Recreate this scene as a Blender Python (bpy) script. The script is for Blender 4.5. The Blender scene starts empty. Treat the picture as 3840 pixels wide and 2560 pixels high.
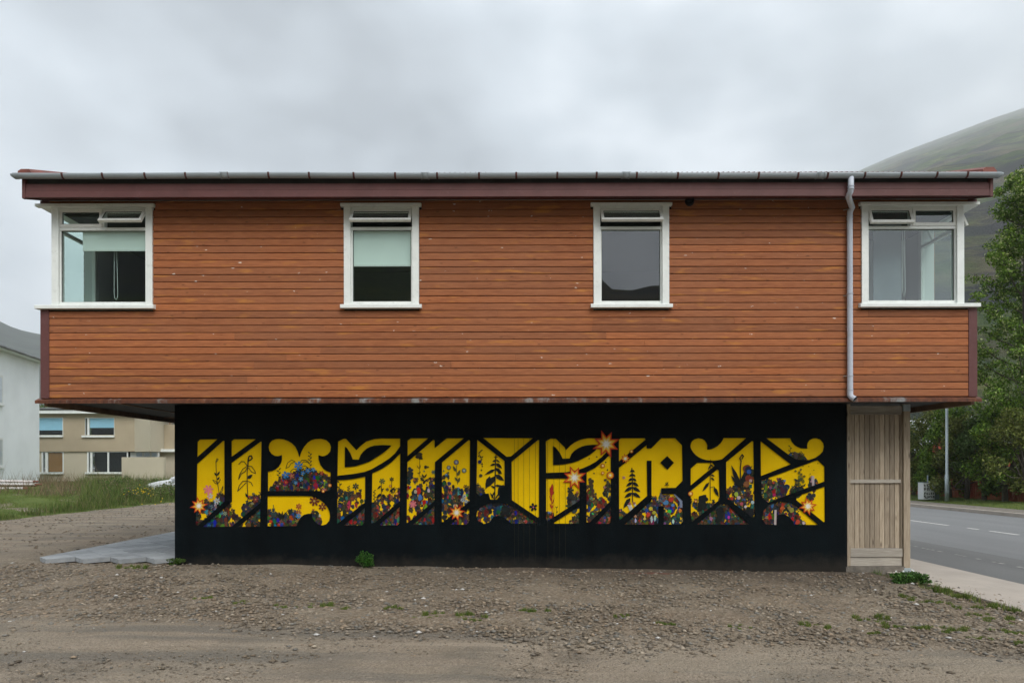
import bpy, bmesh, math, random
from mathutils import Vector, Matrix, noise as mnoise
from mathutils.geometry import tessellate_polygon, delaunay_2d_cdt
import numpy as np

# ------------------------------------------------------------------ camera, sky, sun, exposure
SC = bpy.context.scene
COL = SC.collection
D, F, CH, PX, PY, ROLL = 10.6, 2604.0, 1.55, 1920.0, 1750.0, 0.002   # distance to the cladding, focal px, eye height, principal point
cam_d = bpy.data.cameras.new('camera')
cam = bpy.data.objects.new('camera', cam_d); COL.objects.link(cam)
cam.location = (0, -D, CH)
cam.rotation_euler = (math.pi / 2, ROLL, 0)
cam_d.sensor_width = 36.0
cam_d.lens = F / 3840 * 36
cam_d.shift_y = (PY - 1280) / 3840
cam_d.clip_start = 0.1
cam_d.clip_end = 12000
SC.camera = cam

SUN_EL, SUN_AZ = math.radians(47), math.radians(157)      # azimuth clockwise from +y: behind the camera
world = bpy.data.worlds.new('World'); SC.world = world; world.use_nodes = True
wn, wl = world.node_tree.nodes, world.node_tree.links
wn.clear()
w_out = wn.new('ShaderNodeOutputWorld')
sky = wn.new('ShaderNodeTexSky'); sky.sky_type = 'NISHITA'; sky.sun_disc = False
sky.sun_elevation = SUN_EL; sky.sun_rotation = SUN_AZ
sky.dust_density = 3.0
bg_sky = wn.new('ShaderNodeBackground'); bg_sky.inputs[1].default_value = 0.05
wl.new(sky.outputs[0], bg_sky.inputs[0])
tc = wn.new('ShaderNodeTexCoord')
mp = wn.new('ShaderNodeMapping'); mp.inputs['Scale'].default_value = (1.0, 1.0, 1.7)
mp.inputs['Location'].default_value = (0.35, 0.2, 0.1)
wl.new(tc.outputs['Generated'], mp.inputs[0])
nz = wn.new('ShaderNodeTexNoise'); nz.inputs['Scale'].default_value = 2.6; nz.inputs['Detail'].default_value = 4.0
nz.inputs['Roughness'].default_value = 0.5
wl.new(mp.outputs[0], nz.inputs['Vector'])
cr = wn.new('ShaderNodeValToRGB')
cr.color_ramp.elements[0].position = 0.34; cr.color_ramp.elements[0].color = (0.05, 0.075, 0.11, 1)
cr.color_ramp.elements[1].position = 0.68; cr.color_ramp.elements[1].color = (1.45, 1.52, 1.60, 1)
e = cr.color_ramp.elements.new(0.50); e.color = (0.58, 0.66, 0.74, 1)
wl.new(nz.outputs[0], cr.inputs[0])
bg_cl = wn.new('ShaderNodeBackground'); bg_cl.inputs[1].default_value = 0.355
wl.new(cr.outputs[0], bg_cl.inputs[0])
mixw = wn.new('ShaderNodeMixShader'); mixw.inputs[0].default_value = 0.92
wl.new(bg_sky.outputs[0], mixw.inputs[1]); wl.new(bg_cl.outputs[0], mixw.inputs[2])
wl.new(mixw.outputs[0], w_out.inputs[0])

sun_d = bpy.data.lights.new('sun', 'SUN'); sun_d.energy = 1.5; sun_d.angle = math.radians(36)
sun_d.color = (1.0, 0.97, 0.93)
sun = bpy.data.objects.new('sun', sun_d); COL.objects.link(sun)
to_sun = Vector((math.sin(SUN_AZ) * math.cos(SUN_EL), math.cos(SUN_AZ) * math.cos(SUN_EL), math.sin(SUN_EL)))
sun.rotation_euler = to_sun.to_track_quat('Z', 'Y').to_euler()
sun.location = to_sun * 50

vs = SC.view_settings
vs.view_transform = 'Standard'; vs.look = 'None'; vs.gamma = 1; vs.use_curve_mapping = False
vs.exposure = 1.8
cy = SC.cycles
cy.use_denoising = True
cy.max_bounces = 6; cy.diffuse_bounces = 3; cy.glossy_bounces = 3; cy.transparent_max_bounces = 12
cy.volume_bounces = 2
cy.caustics_reflective = False; cy.caustics_refractive = False

# ------------------------------------------------------------------ helpers
R = random.Random(11)
RN = np.random.RandomState(5)


def P(px, py, y=0.0):
    """photo pixel (3840 wide) on the plane y -> world X, Z"""
    dx, dy = px - PX, PY - py
    ux, uy = dx + ROLL * dy, dy - ROLL * dx
    k = (D + y) / F
    return ux * k, CH + uy * k


def PG(px, py, z=0.0):
    """photo pixel on the horizontal plane z -> world X, Y"""
    dx, dy = px - PX, PY - py
    ux, uy = dx + ROLL * dy, dy - ROLL * dx
    d = (CH - z) * F / -uy
    return ux / F * d, d - D


def sm(a, b, x):
    t = min(1.0, max(0.0, (x - a) / (b - a)))
    return t * t * (3 - 2 * t)


class MB:
    def __init__(s):
        s.v, s.f, s.c = [], [], []

    def add(s, vs_, fs, col=None):
        n = len(s.v)
        s.v += [tuple(p) for p in vs_]
        s.f += [tuple(i + n for i in f) for f in fs]
        s.c += [col] * len(fs)
        return s

    def box(s, x0, x1, y0, y1, z0, z1, col=None):
        v = [(x0, y0, z0), (x1, y0, z0), (x1, y1, z0), (x0, y1, z0), (x0, y0, z1), (x1, y0, z1), (x1, y1, z1), (x0, y1, z1)]
        return s.add(v, [(0, 3, 2, 1), (4, 5, 6, 7), (0, 1, 5, 4), (1, 2, 6, 5), (2, 3, 7, 6), (3, 0, 4, 7)], col)

    def sheet(s, x0, x1, y, z0, z1):
        return s.add([(x0, y, z0), (x1, y, z0), (x1, y, z1), (x0, y, z1)], [(0, 1, 2, 3)])

    def sheet_x(s, x, y0, y1, z0, z1):
        return s.add([(x, y0, z0), (x, y1, z0), (x, y1, z1), (x, y0, z1)], [(0, 1, 2, 3)])

    def quad(s, a, b, c, d, col=None):
        return s.add([a, b, c, d], [(0, 1, 2, 3)], col)

    def prism_x(s, prof, x0, x1, col=None):
        """closed (y,z) profile, counter-clockwise seen from +x"""
        n = len(prof)
        v = [(x0, p[0], p[1]) for p in prof] + [(x1, p[0], p[1]) for p in prof]
        fs = [(i, (i + 1) % n, n + (i + 1) % n, n + i) for i in range(n)]
        fs += [tuple(range(n - 1, -1, -1)), tuple(range(n, 2 * n))]
        return s.add(v, fs, col)

    def prism_y(s, prof, y0, y1, col=None):
        n = len(prof)
        v = [(p[0], y0, p[1]) for p in prof] + [(p[0], y1, p[1]) for p in prof]
        fs = [((i + 1) % n, i, n + i, n + (i + 1) % n) for i in range(n)]
        fs += [tuple(range(n)), tuple(range(2 * n - 1, n - 1, -1))]
        return s.add(v, fs, col)

    def tube(s, pts, rad, seg=10, cap=True, col=None):
        pts = [Vector(p) for p in pts]
        n = len(pts)
        rr = rad if isinstance(rad, (list, tuple)) else [rad] * n
        base = len(s.v)
        up = None
        for i, p in enumerate(pts):
            t = (pts[min(i + 1, n - 1)] - pts[max(i - 1, 0)]).normalized()
            if up is None:
                up = t.orthogonal().normalized()
            up = (up - t * up.dot(t)).normalized()
            sd = t.cross(up)
            for k in range(seg):
                a = 2 * math.pi * k / seg
                s.v.append(tuple(p + (up * math.cos(a) + sd * math.sin(a)) * rr[i]))
        for i in range(n - 1):
            for k in range(seg):
                a, b = base + i * seg + k, base + i * seg + (k + 1) % seg
                s.f.append((a, b, b + seg, a + seg)); s.c.append(col)
        if cap:
            s.f.append(tuple(base + k for k in range(seg - 1, -1, -1))); s.c.append(col)
            s.f.append(tuple(base + (n - 1) * seg + k for k in range(seg))); s.c.append(col)
        return s

    def mesh(s, name):
        m = bpy.data.meshes.new(name)
        m.from_pydata(s.v, [], s.f)
        if any(c is not None for c in s.c):
            at = m.color_attributes.new('Col', 'FLOAT_COLOR', 'CORNER')
            arr = np.ones((len(m.loops), 4), dtype=np.float32)
            i = 0
            for f, c in zip(s.f, s.c):
                if c is not None:
                    arr[i:i + len(f), :3] = c[:3]
                i += len(f)
            at.data.foreach_set('color', arr.ravel())
        return m

    def build(s, name, mat, parent=None, smooth=False, bevel=0, loc=None):
        return link(name, s.mesh(name), mat, parent, smooth, bevel, loc)


def link(name, mesh, mat, parent=None, smooth=False, bevel=0, loc=None):
    o = bpy.data.objects.new(name, mesh); COL.objects.link(o)
    if mat is not None and not mesh.materials:
        mesh.materials.append(mat)
    if smooth:
        mesh.polygons.foreach_set('use_smooth', [True] * len(mesh.polygons))
    if bevel:
        b = o.modifiers.new('bevel', 'BEVEL'); b.width = bevel; b.segments = 2; b.limit_method = 'ANGLE'
    if parent is not None:
        o.parent = parent
    if loc is not None:
        o.location = loc
    return o


def tag(o, label=None, cat=None, group=None, kind=None):
    for k, v in (('label', label), ('category', cat), ('group', group), ('kind', kind)):
        if v:
            o[k] = v
    return o


def thing(name, label, cat, loc=(0, 0, 0), group=None):
    o = bpy.data.objects.new(name, None); COL.objects.link(o)
    o.location = loc; o.empty_display_size = 0.2
    return tag(o, label, cat, group)


def np_mesh(name, V, FC, colors=None):
    """V (n,3), FC (m,k) uniform faces, colors (m,3) per face"""
    m = bpy.data.meshes.new(name)
    n, (fm, k) = len(V), FC.shape
    m.vertices.add(n); m.vertices.foreach_set('co', np.asarray(V, np.float32).ravel())
    m.loops.add(fm * k); m.loops.foreach_set('vertex_index', FC.astype(np.int32).ravel())
    m.polygons.add(fm); m.polygons.foreach_set('loop_start', np.arange(0, fm * k, k, dtype=np.int32))
    m.update(calc_edges=True)
    if colors is not None:
        at = m.color_attributes.new('Col', 'FLOAT_COLOR', 'CORNER')
        arr = np.ones((fm * k, 4), np.float32)
        arr[:, :3] = np.repeat(np.asarray(colors, np.float32), k, axis=0)
        at.data.foreach_set('color', arr.ravel())
    m.validate()
    return m


# ------------------------------------------------------------------ materials
class NT:
    def __init__(s, name):
        s.m = bpy.data.materials.new(name); s.m.use_nodes = True
        s.n, s.l = s.m.node_tree.nodes, s.m.node_tree.links
        s.b = s.n['Principled BSDF']; s.out = s.n['Material Output']
        s._tc = None

    def coord(s, kind='Object', scale=(1, 1, 1)):
        if kind == 'World':
            g = s.n.new('ShaderNodeNewGeometry'); o = g.outputs['Position']
        else:
            t = s.n.new('ShaderNodeTexCoord'); o = t.outputs[kind]
        m = s.n.new('ShaderNodeMapping'); m.inputs['Scale'].default_value = scale
        s.l.new(o, m.inputs[0])
        return m.outputs[0]

    def noise(s, vec, scale, detail=4, rough=0.55):
        t = s.n.new('ShaderNodeTexNoise'); t.inputs['Scale'].default_value = scale
        t.inputs['Detail'].default_value = detail; t.inputs['Roughness'].default_value = rough
        if vec is not None:
            s.l.new(vec, t.inputs['Vector'])
        return t.outputs[0]

    def ramp(s, fac, stops):
        r = s.n.new('ShaderNodeValToRGB')
        el = r.color_ramp.elements
        for i, (p, c) in enumerate(stops):
            e_ = el[i] if i < 2 else el.new(p)
            e_.position = p
            e_.color = (c, c, c, 1) if isinstance(c, (int, float)) else (*c, 1)
        s.l.new(fac, r.inputs[0])
        return r.outputs[0]

    def mix(s, fac, a, b, mode='MIX'):
        x = s.n.new('ShaderNodeMix'); x.data_type = 'RGBA'; x.blend_type = mode
        for val, sock in ((fac, x.inputs['Factor']), (a, x.inputs['A']), (b, x.inputs['B'])):
            if hasattr(val, 'links'):
                s.l.new(val, sock)
            elif isinstance(val, (int, float)):
                sock.default_value = val if sock.type == 'VALUE' else (val, val, val, 1)
            else:
                sock.default_value = (*val, 1)
        return x.outputs['Result']

    def math(s, op, a, b=0.0, clamp=False):
        x = s.n.new('ShaderNodeMath'); x.operation = op; x.use_clamp = clamp
        for i, v in enumerate((a, b)):
            if hasattr(v, 'links'):
                s.l.new(v, x.inputs[i])
            else:
                x.inputs[i].default_value = v
        return x.outputs[0]

    def attr(s, name='Col'):
        a = s.n.new('ShaderNodeAttribute'); a.attribute_name = name
        return a.outputs['Color']

    def rnd(s):
        return s.n.new('ShaderNodeObjectInfo').outputs['Random']

    def bump(s, h, dist, strength=1.0):
        b = s.n.new('ShaderNodeBump'); b.inputs['Distance'].default_value = dist
        b.inputs['Strength'].default_value = strength
        s.l.new(h, b.inputs['Height']); s.l.new(b.outputs[0], s.b.inputs['Normal'])

    def base(s, c, rough=0.7, spec=0.5, metal=0.0):
        if hasattr(c, 'links'):
            s.l.new(c, s.b.inputs['Base Color'])
        else:
            s.b.inputs['Base Color'].default_value = (*c, 1)
        if hasattr(rough, 'links'):
            s.l.new(rough, s.b.inputs['Roughness'])
        else:
            s.b.inputs['Roughness'].default_value = rough
        s.b.inputs['Specular IOR Level'].default_value = spec
        s.b.inputs['Metallic'].default_value = metal
        return s.m


def simple(name, c, rough=0.7, var=0.12, scale=6.0, bump=0.0, bscale=40.0, spec=0.4, metal=0.0, coord='World', dirt=None):
    t = NT(name)
    v = t.coord(coord)
    n1 = t.noise(v, scale, 5)
    lo = tuple(x * (1 - var) for x in c); hi = tuple(min(1, x * (1 + var)) for x in c)
    col = t.ramp(n1, [(0.3, lo), (0.7, hi)])
    if dirt:
        n2 = t.noise(v, scale * 2.7, 6, 0.7)
        col = t.mix(t.ramp(n2, [(0.55, 0.0), (0.8, 0.7)]), col, dirt)
    if bump:
        t.bump(t.noise(v, bscale, 5, 0.65), bump)
    return t.base(col, rough, spec, metal)


def colmat(name, rough=0.8, spec=0.3, trans=0.0, var=0.0):
    t = NT(name)
    c = t.attr()
    if var:
        n = t.noise(t.coord('World'), 9.0, 4)
        c = t.mix(1.0, c, t.ramp(n, [(0.3, 1 - var), (0.7, 1.0)]), 'MULTIPLY')
    t.base(c, rough, spec)
    if trans:
        tr = t.n.new('ShaderNodeBsdfTranslucent'); t.l.new(c, tr.inputs[0])
        mx = t.n.new('ShaderNodeMixShader'); mx.inputs[0].default_value = trans
        t.l.new(t.b.outputs[0], mx.inputs[1]); t.l.new(tr.outputs[0], mx.inputs[2])
        t.l.new(mx.outputs[0], t.out.inputs[0])
    return t.m


def wood_clad():
    t = NT('stained_cladding')
    rnd = t.rnd()
    g = t.n.new('ShaderNodeNewGeometry').outputs['Position']
    off = t.n.new('ShaderNodeVectorMath'); off.operation = 'MULTIPLY_ADD'
    cmb = t.n.new('ShaderNodeCombineXYZ')
    t.l.new(rnd, cmb.inputs[0]); t.l.new(rnd, cmb.inputs[1]); t.l.new(rnd, cmb.inputs[2])
    t.l.new(cmb.outputs[0], off.inputs[0]); off.inputs[1].default_value = (40, 40, 40); t.l.new(g, off.inputs[2])

    def mp_(sc):
        m = t.n.new('ShaderNodeMapping'); m.inputs['Scale'].default_value = sc
        t.l.new(off.outputs[0], m.inputs[0]); return m.outputs[0]
    grain = t.noise(mp_((1.6, 8, 26)), 3.0, 6, 0.62)
    fine = t.noise(mp_((6, 40, 160)), 2.0, 4, 0.6)
    col = t.ramp(grain, [(0.28, (0.20, 0.064, 0.025)), (0.5, (0.325, 0.113, 0.045)), (0.74, (0.45, 0.170, 0.064))])
    board = t.ramp(rnd, [(0.0, (0.76, 0.74, 0.73)), (0.35, (0.98, 0.96, 0.95)), (0.65, (1.06, 1.02, 0.95)), (1.0, (1.24, 1.15, 1.0))])
    col = t.mix(1.0, col, board, 'MULTIPLY')
    # large sun-bleached and weathered drifts over the whole wall
    big = t.noise(t.coord('World', (0.35, 1, 0.8)), 1.3, 4)
    col = t.mix(t.ramp(big, [(0.35, 0.08), (0.7, 0.5)]), col, (0.31, 0.135, 0.072))
    col = t.mix(t.ramp(fine, [(0.45, 0.0), (0.75, 0.22)]), col, (0.15, 0.048, 0.024))
    # knots and pale chips
    vo = t.n.new('ShaderNodeTexVoronoi'); vo.inputs['Scale'].default_value = 1.0
    t.l.new(mp_((3.2, 3, 9)), vo.inputs['Vector'])
    col = t.mix(t.ramp(vo.outputs['Distance'], [(0.05, 0.6), (0.12, 0.0)]), col, (0.085, 0.032, 0.016))
    v2 = t.n.new('ShaderNodeTexVoronoi'); v2.inputs['Scale'].default_value = 1.0
    t.l.new(mp_((3.6, 3, 9.5)), v2.inputs['Vector'])
    chip = t.math('MULTIPLY', t.ramp(v2.outputs['Distance'], [(0.07, 1.0), (0.12, 0.0)]), t.ramp(t.noise(mp_((6, 6, 14)), 3, 3), [(0.55, 0.0), (0.60, 1.0)]))
    col = t.mix(chip, col, (0.70, 0.62, 0.54))
    orange = t.noise(mp_((0.9, 2, 5)), 2.2, 3)
    col = t.mix(t.ramp(orange, [(0.60, 0.0), (0.74, 0.75)]), col, (0.50, 0.20, 0.045))
    t.bump(t.mix(0.5, grain, fine), 0.0035, 0.6)
    return t.base(col, t.ramp(grain, [(0.3, 0.7), (0.7, 0.58)]), 0.18)


def raw_wood(name, a, b, axis='z', knots=True):
    t = NT(name)
    rnd = t.rnd()
    g = t.n.new('ShaderNodeNewGeometry').outputs['Position']
    off = t.n.new('ShaderNodeVectorMath'); off.operation = 'MULTIPLY_ADD'
    cmb = t.n.new('ShaderNodeCombineXYZ')
    for i in range(3):
        t.l.new(rnd, cmb.inputs[i])
    t.l.new(cmb.outputs[0], off.inputs[0]); off.inputs[1].default_value = (37, 37, 37); t.l.new(g, off.inputs[2])
    m = t.n.new('ShaderNodeMapping'); m.inputs['Scale'].default_value = (26, 14, 1.8) if axis == 'z' else (1.8, 14, 26)
    t.l.new(off.outputs[0], m.inputs[0])
    n = t.noise(m.outputs[0], 2.5, 6, 0.6)
    col = t.ramp(n, [(0.3, a), (0.7, b)])
    col = t.mix(1.0, col, t.ramp(rnd, [(0, 0.72), (1, 1.18)]), 'MULTIPLY')
    if knots:
        vo = t.n.new('ShaderNodeTexVoronoi'); vo.inputs['Scale'].default_value = 1.0
        m2 = t.n.new('ShaderNodeMapping'); m2.inputs['Scale'].default_value = (9, 3, 2.4)
        t.l.new(off.outputs[0], m2.inputs[0]); t.l.new(m2.outputs[0], vo.inputs['Vector'])
        col = t.mix(t.ramp(vo.outputs['Distance'], [(0.05, 0.8), (0.16, 0.0)]), col, (0.07, 0.05, 0.035))
    t.bump(n, 0.003, 0.6)
    return t.base(col, 0.75, 0.25)


def glass_pane(name='window_glass', tint=(0.84, 0.95, 0.915), gain=3.2):
    t = NT(name)
    t.n.remove(t.b)
    tr = t.n.new('ShaderNodeBsdfTransparent'); tr.inputs[0].default_value = (*tint, 1)
    gl = t.n.new('ShaderNodeBsdfGlossy'); gl.inputs['Roughness'].default_value = 0.0
    gl.inputs[0].default_value = (0.95, 0.97, 1.0, 1)
    lw = t.n.new('ShaderNodeLayerWeight'); lw.inputs['Blend'].default_value = 0.5
    f = t.math('MULTIPLY', t.math('POWER', lw.outputs['Facing'], 5.0), 0.9)
    f = t.math('ADD', f, 0.04 * gain, True)
    mx = t.n.new('ShaderNodeMixShader')
    t.l.new(f, mx.inputs[0]); t.l.new(tr.outputs[0], mx.inputs[1]); t.l.new(gl.outputs[0], mx.inputs[2])
    t.l.new(mx.outputs[0], t.out.inputs[0])
    return t.m


def rust_metal():
    t = NT('rusty_flashing')
    v = t.coord('World', (1.0, 0.3, 0.4))
    n = t.noise(v, 2.4, 6, 0.7)
    n2 = t.noise(t.coord('World', (9, 2, 2)), 2.0, 5, 0.7)
    rust = t.ramp(n2, [(0.3, (0.045, 0.016, 0.010)), (0.55, (0.125, 0.040, 0.017)), (0.75, (0.25, 0.10, 0.04))])
    zinc = t.ramp(n2, [(0.3, (0.20, 0.22, 0.22)), (0.7, (0.34, 0.36, 0.35))])
    col = t.mix(t.ramp(n, [(0.56, 0.0), (0.64, 0.8)]), rust, zinc)
    return t.base(col, 0.6, 0.4)


M = {}
M['clad'] = wood_clad()
M['trim'] = simple('brown_trim_paint', (0.115, 0.042, 0.039), 0.55, 0.14, 3.0, 0.001, 60, dirt=(0.16, 0.08, 0.075))
M['white'] = simple('white_window_paint', (0.78, 0.81, 0.78), 0.5, 0.05, 5.0, 0.0008, 50, dirt=(0.52, 0.54, 0.50))
M['white2'] = simple('white_sash_paint', (0.80, 0.81, 0.77), 0.45, 0.05, 7.0, dirt=(0.50, 0.50, 0.44))
M['gasket'] = simple('glazing_gasket', (0.06, 0.065, 0.06), 0.7)
M['glass'] = glass_pane()
M['far_glass'] = glass_pane('far_window_glass', (0.82, 0.86, 0.9), 2.0)
M['blind'] = simple('roller_blind_fabric', (0.88, 0.93, 0.91), 0.9, 0.03, 2.0)
M['curtain'] = simple('grey_curtain', (0.20, 0.225, 0.25), 0.9, 0.08, 3.0)
M['blue_blind'] = simple('blue_roller_blind', (0.42, 0.78, 0.90), 0.9, 0.05, 2.0)
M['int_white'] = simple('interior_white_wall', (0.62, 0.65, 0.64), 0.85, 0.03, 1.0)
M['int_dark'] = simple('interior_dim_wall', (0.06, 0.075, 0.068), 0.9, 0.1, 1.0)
M['gutter'] = simple('grey_pvc', (0.30, 0.335, 0.36), 0.4, 0.08, 2.5, dirt=(0.25, 0.27, 0.28))
M['pipe'] = simple('pale_grey_pvc', (0.50, 0.54, 0.61), 0.4, 0.06, 2.5, dirt=(0.38, 0.40, 0.43))
M['bracket'] = simple('rusty_bracket', (0.085, 0.030, 0.026), 0.8, 0.4, 20)
M['rust'] = rust_metal()
M['roof'] = simple('red_corrugated_iron', (0.20, 0.062, 0.045), 0.5, 0.3, 3.0, dirt=(0.30, 0.14, 0.09))
_t = NT('black_wall_paint'); _v = _t.coord('World')
_c = _t.ramp(_t.noise(_t.coord('World', (1.2, 1, 0.5)), 1.8, 6, 0.65), [(0.3, (0.0008, 0.0022, 0.0032)), (0.7, (0.0030, 0.0066, 0.0085))])
_s = _t.n.new('ShaderNodeSeparateXYZ'); _t.l.new(_v, _s.inputs[0])
_m = _t.n.new('ShaderNodeMapRange'); _t.l.new(_t.math('ADD', _s.outputs[2], _t.math('MULTIPLY', _t.noise(_v, 5.0, 6, 0.7), -0.5)), _m.inputs[0])
_m.inputs[1].default_value = -0.34; _m.inputs[2].default_value = -0.12; _m.inputs[3].default_value = 0.5; _m.inputs[4].default_value = 0.0
_c = _t.mix(_m.outputs[0], _c, (0.045, 0.038, 0.030))
_c = _t.mix(_t.ramp(_t.noise(_v, 55, 2), [(0.76, 0.0), (0.80, 0.5)]), _c, (0.05, 0.055, 0.055))
_t.bump(_t.noise(_v, 45, 6, 0.7), 0.006)
M['black'] = _t.base(_c, 0.85, 0.10)
M['seam'] = simple('dark_seam', (0.02, 0.015, 0.004), 0.9)
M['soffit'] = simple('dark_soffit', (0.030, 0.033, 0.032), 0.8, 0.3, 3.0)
M['beam'] = simple('weathered_beam', (0.22, 0.135, 0.085), 0.8, 0.3, 5.0)
M['vent'] = simple('black_vent_pipe', (0.012, 0.016, 0.018), 0.5)
M['screen'] = raw_wood('grey_larch', (0.27, 0.21, 0.15), (0.47, 0.39, 0.29), 'z')
M['screen_x'] = raw_wood('grey_larch_rail', (0.30, 0.265, 0.22), (0.46, 0.42, 0.36), 'x', False)
M['galv'] = simple('galvanised_steel', (0.36, 0.42, 0.44), 0.45, 0.15, 15, metal=0.3)
M['concrete'] = simple('rough_concrete', (0.17, 0.15, 0.125), 0.95, 0.35, 9, 0.012, 30)
M['pavement'] = simple('pale_concrete_pavement', (0.41, 0.36, 0.31), 0.9, 0.10, 1.6, 0.003, 60, dirt=(0.33, 0.30, 0.26))
M['paver'] = NT('grey_paver')
_t = M['paver']; _v = _t.coord('World')
_c = _t.ramp(_t.noise(_v, 7, 5), [(0.3, (0.24, 0.255, 0.265)), (0.7, (0.345, 0.36, 0.37))])
_c = _t.mix(1.0, _c, _t.ramp(_t.rnd(), [(0, 0.8), (1, 1.12)]), 'MULTIPLY')
_t.bump(_t.noise(_v, 90, 4), 0.002)
M['paver'] = _t.base(_c, 0.85, 0.3)


def mural_yellow():
    t = NT('mural_yellow_paint')
    v = t.coord('World')
    c = t.ramp(t.noise(v, 1.4, 5), [(0.3, (0.76, 0.47, 0.0)), (0.7, (0.86, 0.555, 0.001))])
    c = t.mix(t.ramp(t.noise(t.coord('World', (1, 1, 0.4)), 9, 6, 0.7), [(0.55, 0.0), (0.85, 0.3)]), c, (0.60, 0.37, 0.002))
    t.bump(t.noise(v, 60, 5, 0.6), 0.003)
    return t.base(c, 0.8, 0.1)


M['yellow'] = mural_yellow()
M['paint'] = colmat('mural_colours', 0.75, 0.2, 0.0, 0.25)

# ------------------------------------------------------------------ ground
R_W = 0.80           # recess of the ground-floor wall behind the cladding


def gz(x, y):
    """height of the lot"""
    z = -0.105 - 0.0145 * max(-7.5, min(6.5, x))
    z -= 0.05 * sm(-8.15, -7.9, x) * sm(-5.2, -5.6, x) * sm(.75, 1.0, y)
    if x < -14.6:                                    # grass bank
        z += bank(x, y)
    return z


def bank(x, y):
    k = sm(-14.8, -18.5, x)
    h = 0.36 * k + 0.24 * sm(-18, -27, x)
    return h


def axis(fine0, fine1, step, far):
    a = list(np.arange(fine0, fine1 + 1e-6, step))
    for sgn, st in ((-1, fine0), (1, fine1)):
        d, p = step * 2, st
        while abs(p) < far:
            p += sgn * d; d *= 1.6; a.append(p)
    return sorted(a)


gx_, gy_ = axis(-15, 6.6, 0.14, 2500), axis(-9.5, 9, 0.14, 2500)
V, idx = [], {}
for j, y in enumerate(gy_):
    for i, x in enumerate(gx_):
        z = gz(x, y)
        if x > 6.0:
            z = min(z, -0.225)
        if -16 < x < 6.2 and -12 < y < 14:
            z += 0.022 * mnoise.fractal(Vector((x * 0.9, y * 0.9, 3.1)), 1.0, 2.0, 4) * sm(-16, -13, x) * sm(6.2, 5.2, x)
        if abs(x) > 60 or abs(y) > 70:
            z -= 0.4
        V.append((x, y, z))
nx = len(gx_)
Fc = np.array([(j * nx + i, j * nx + i + 1, (j + 1) * nx + i + 1, (j + 1) * nx + i) for j in range(len(gy_) - 1) for i in range(nx - 1)])


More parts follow.
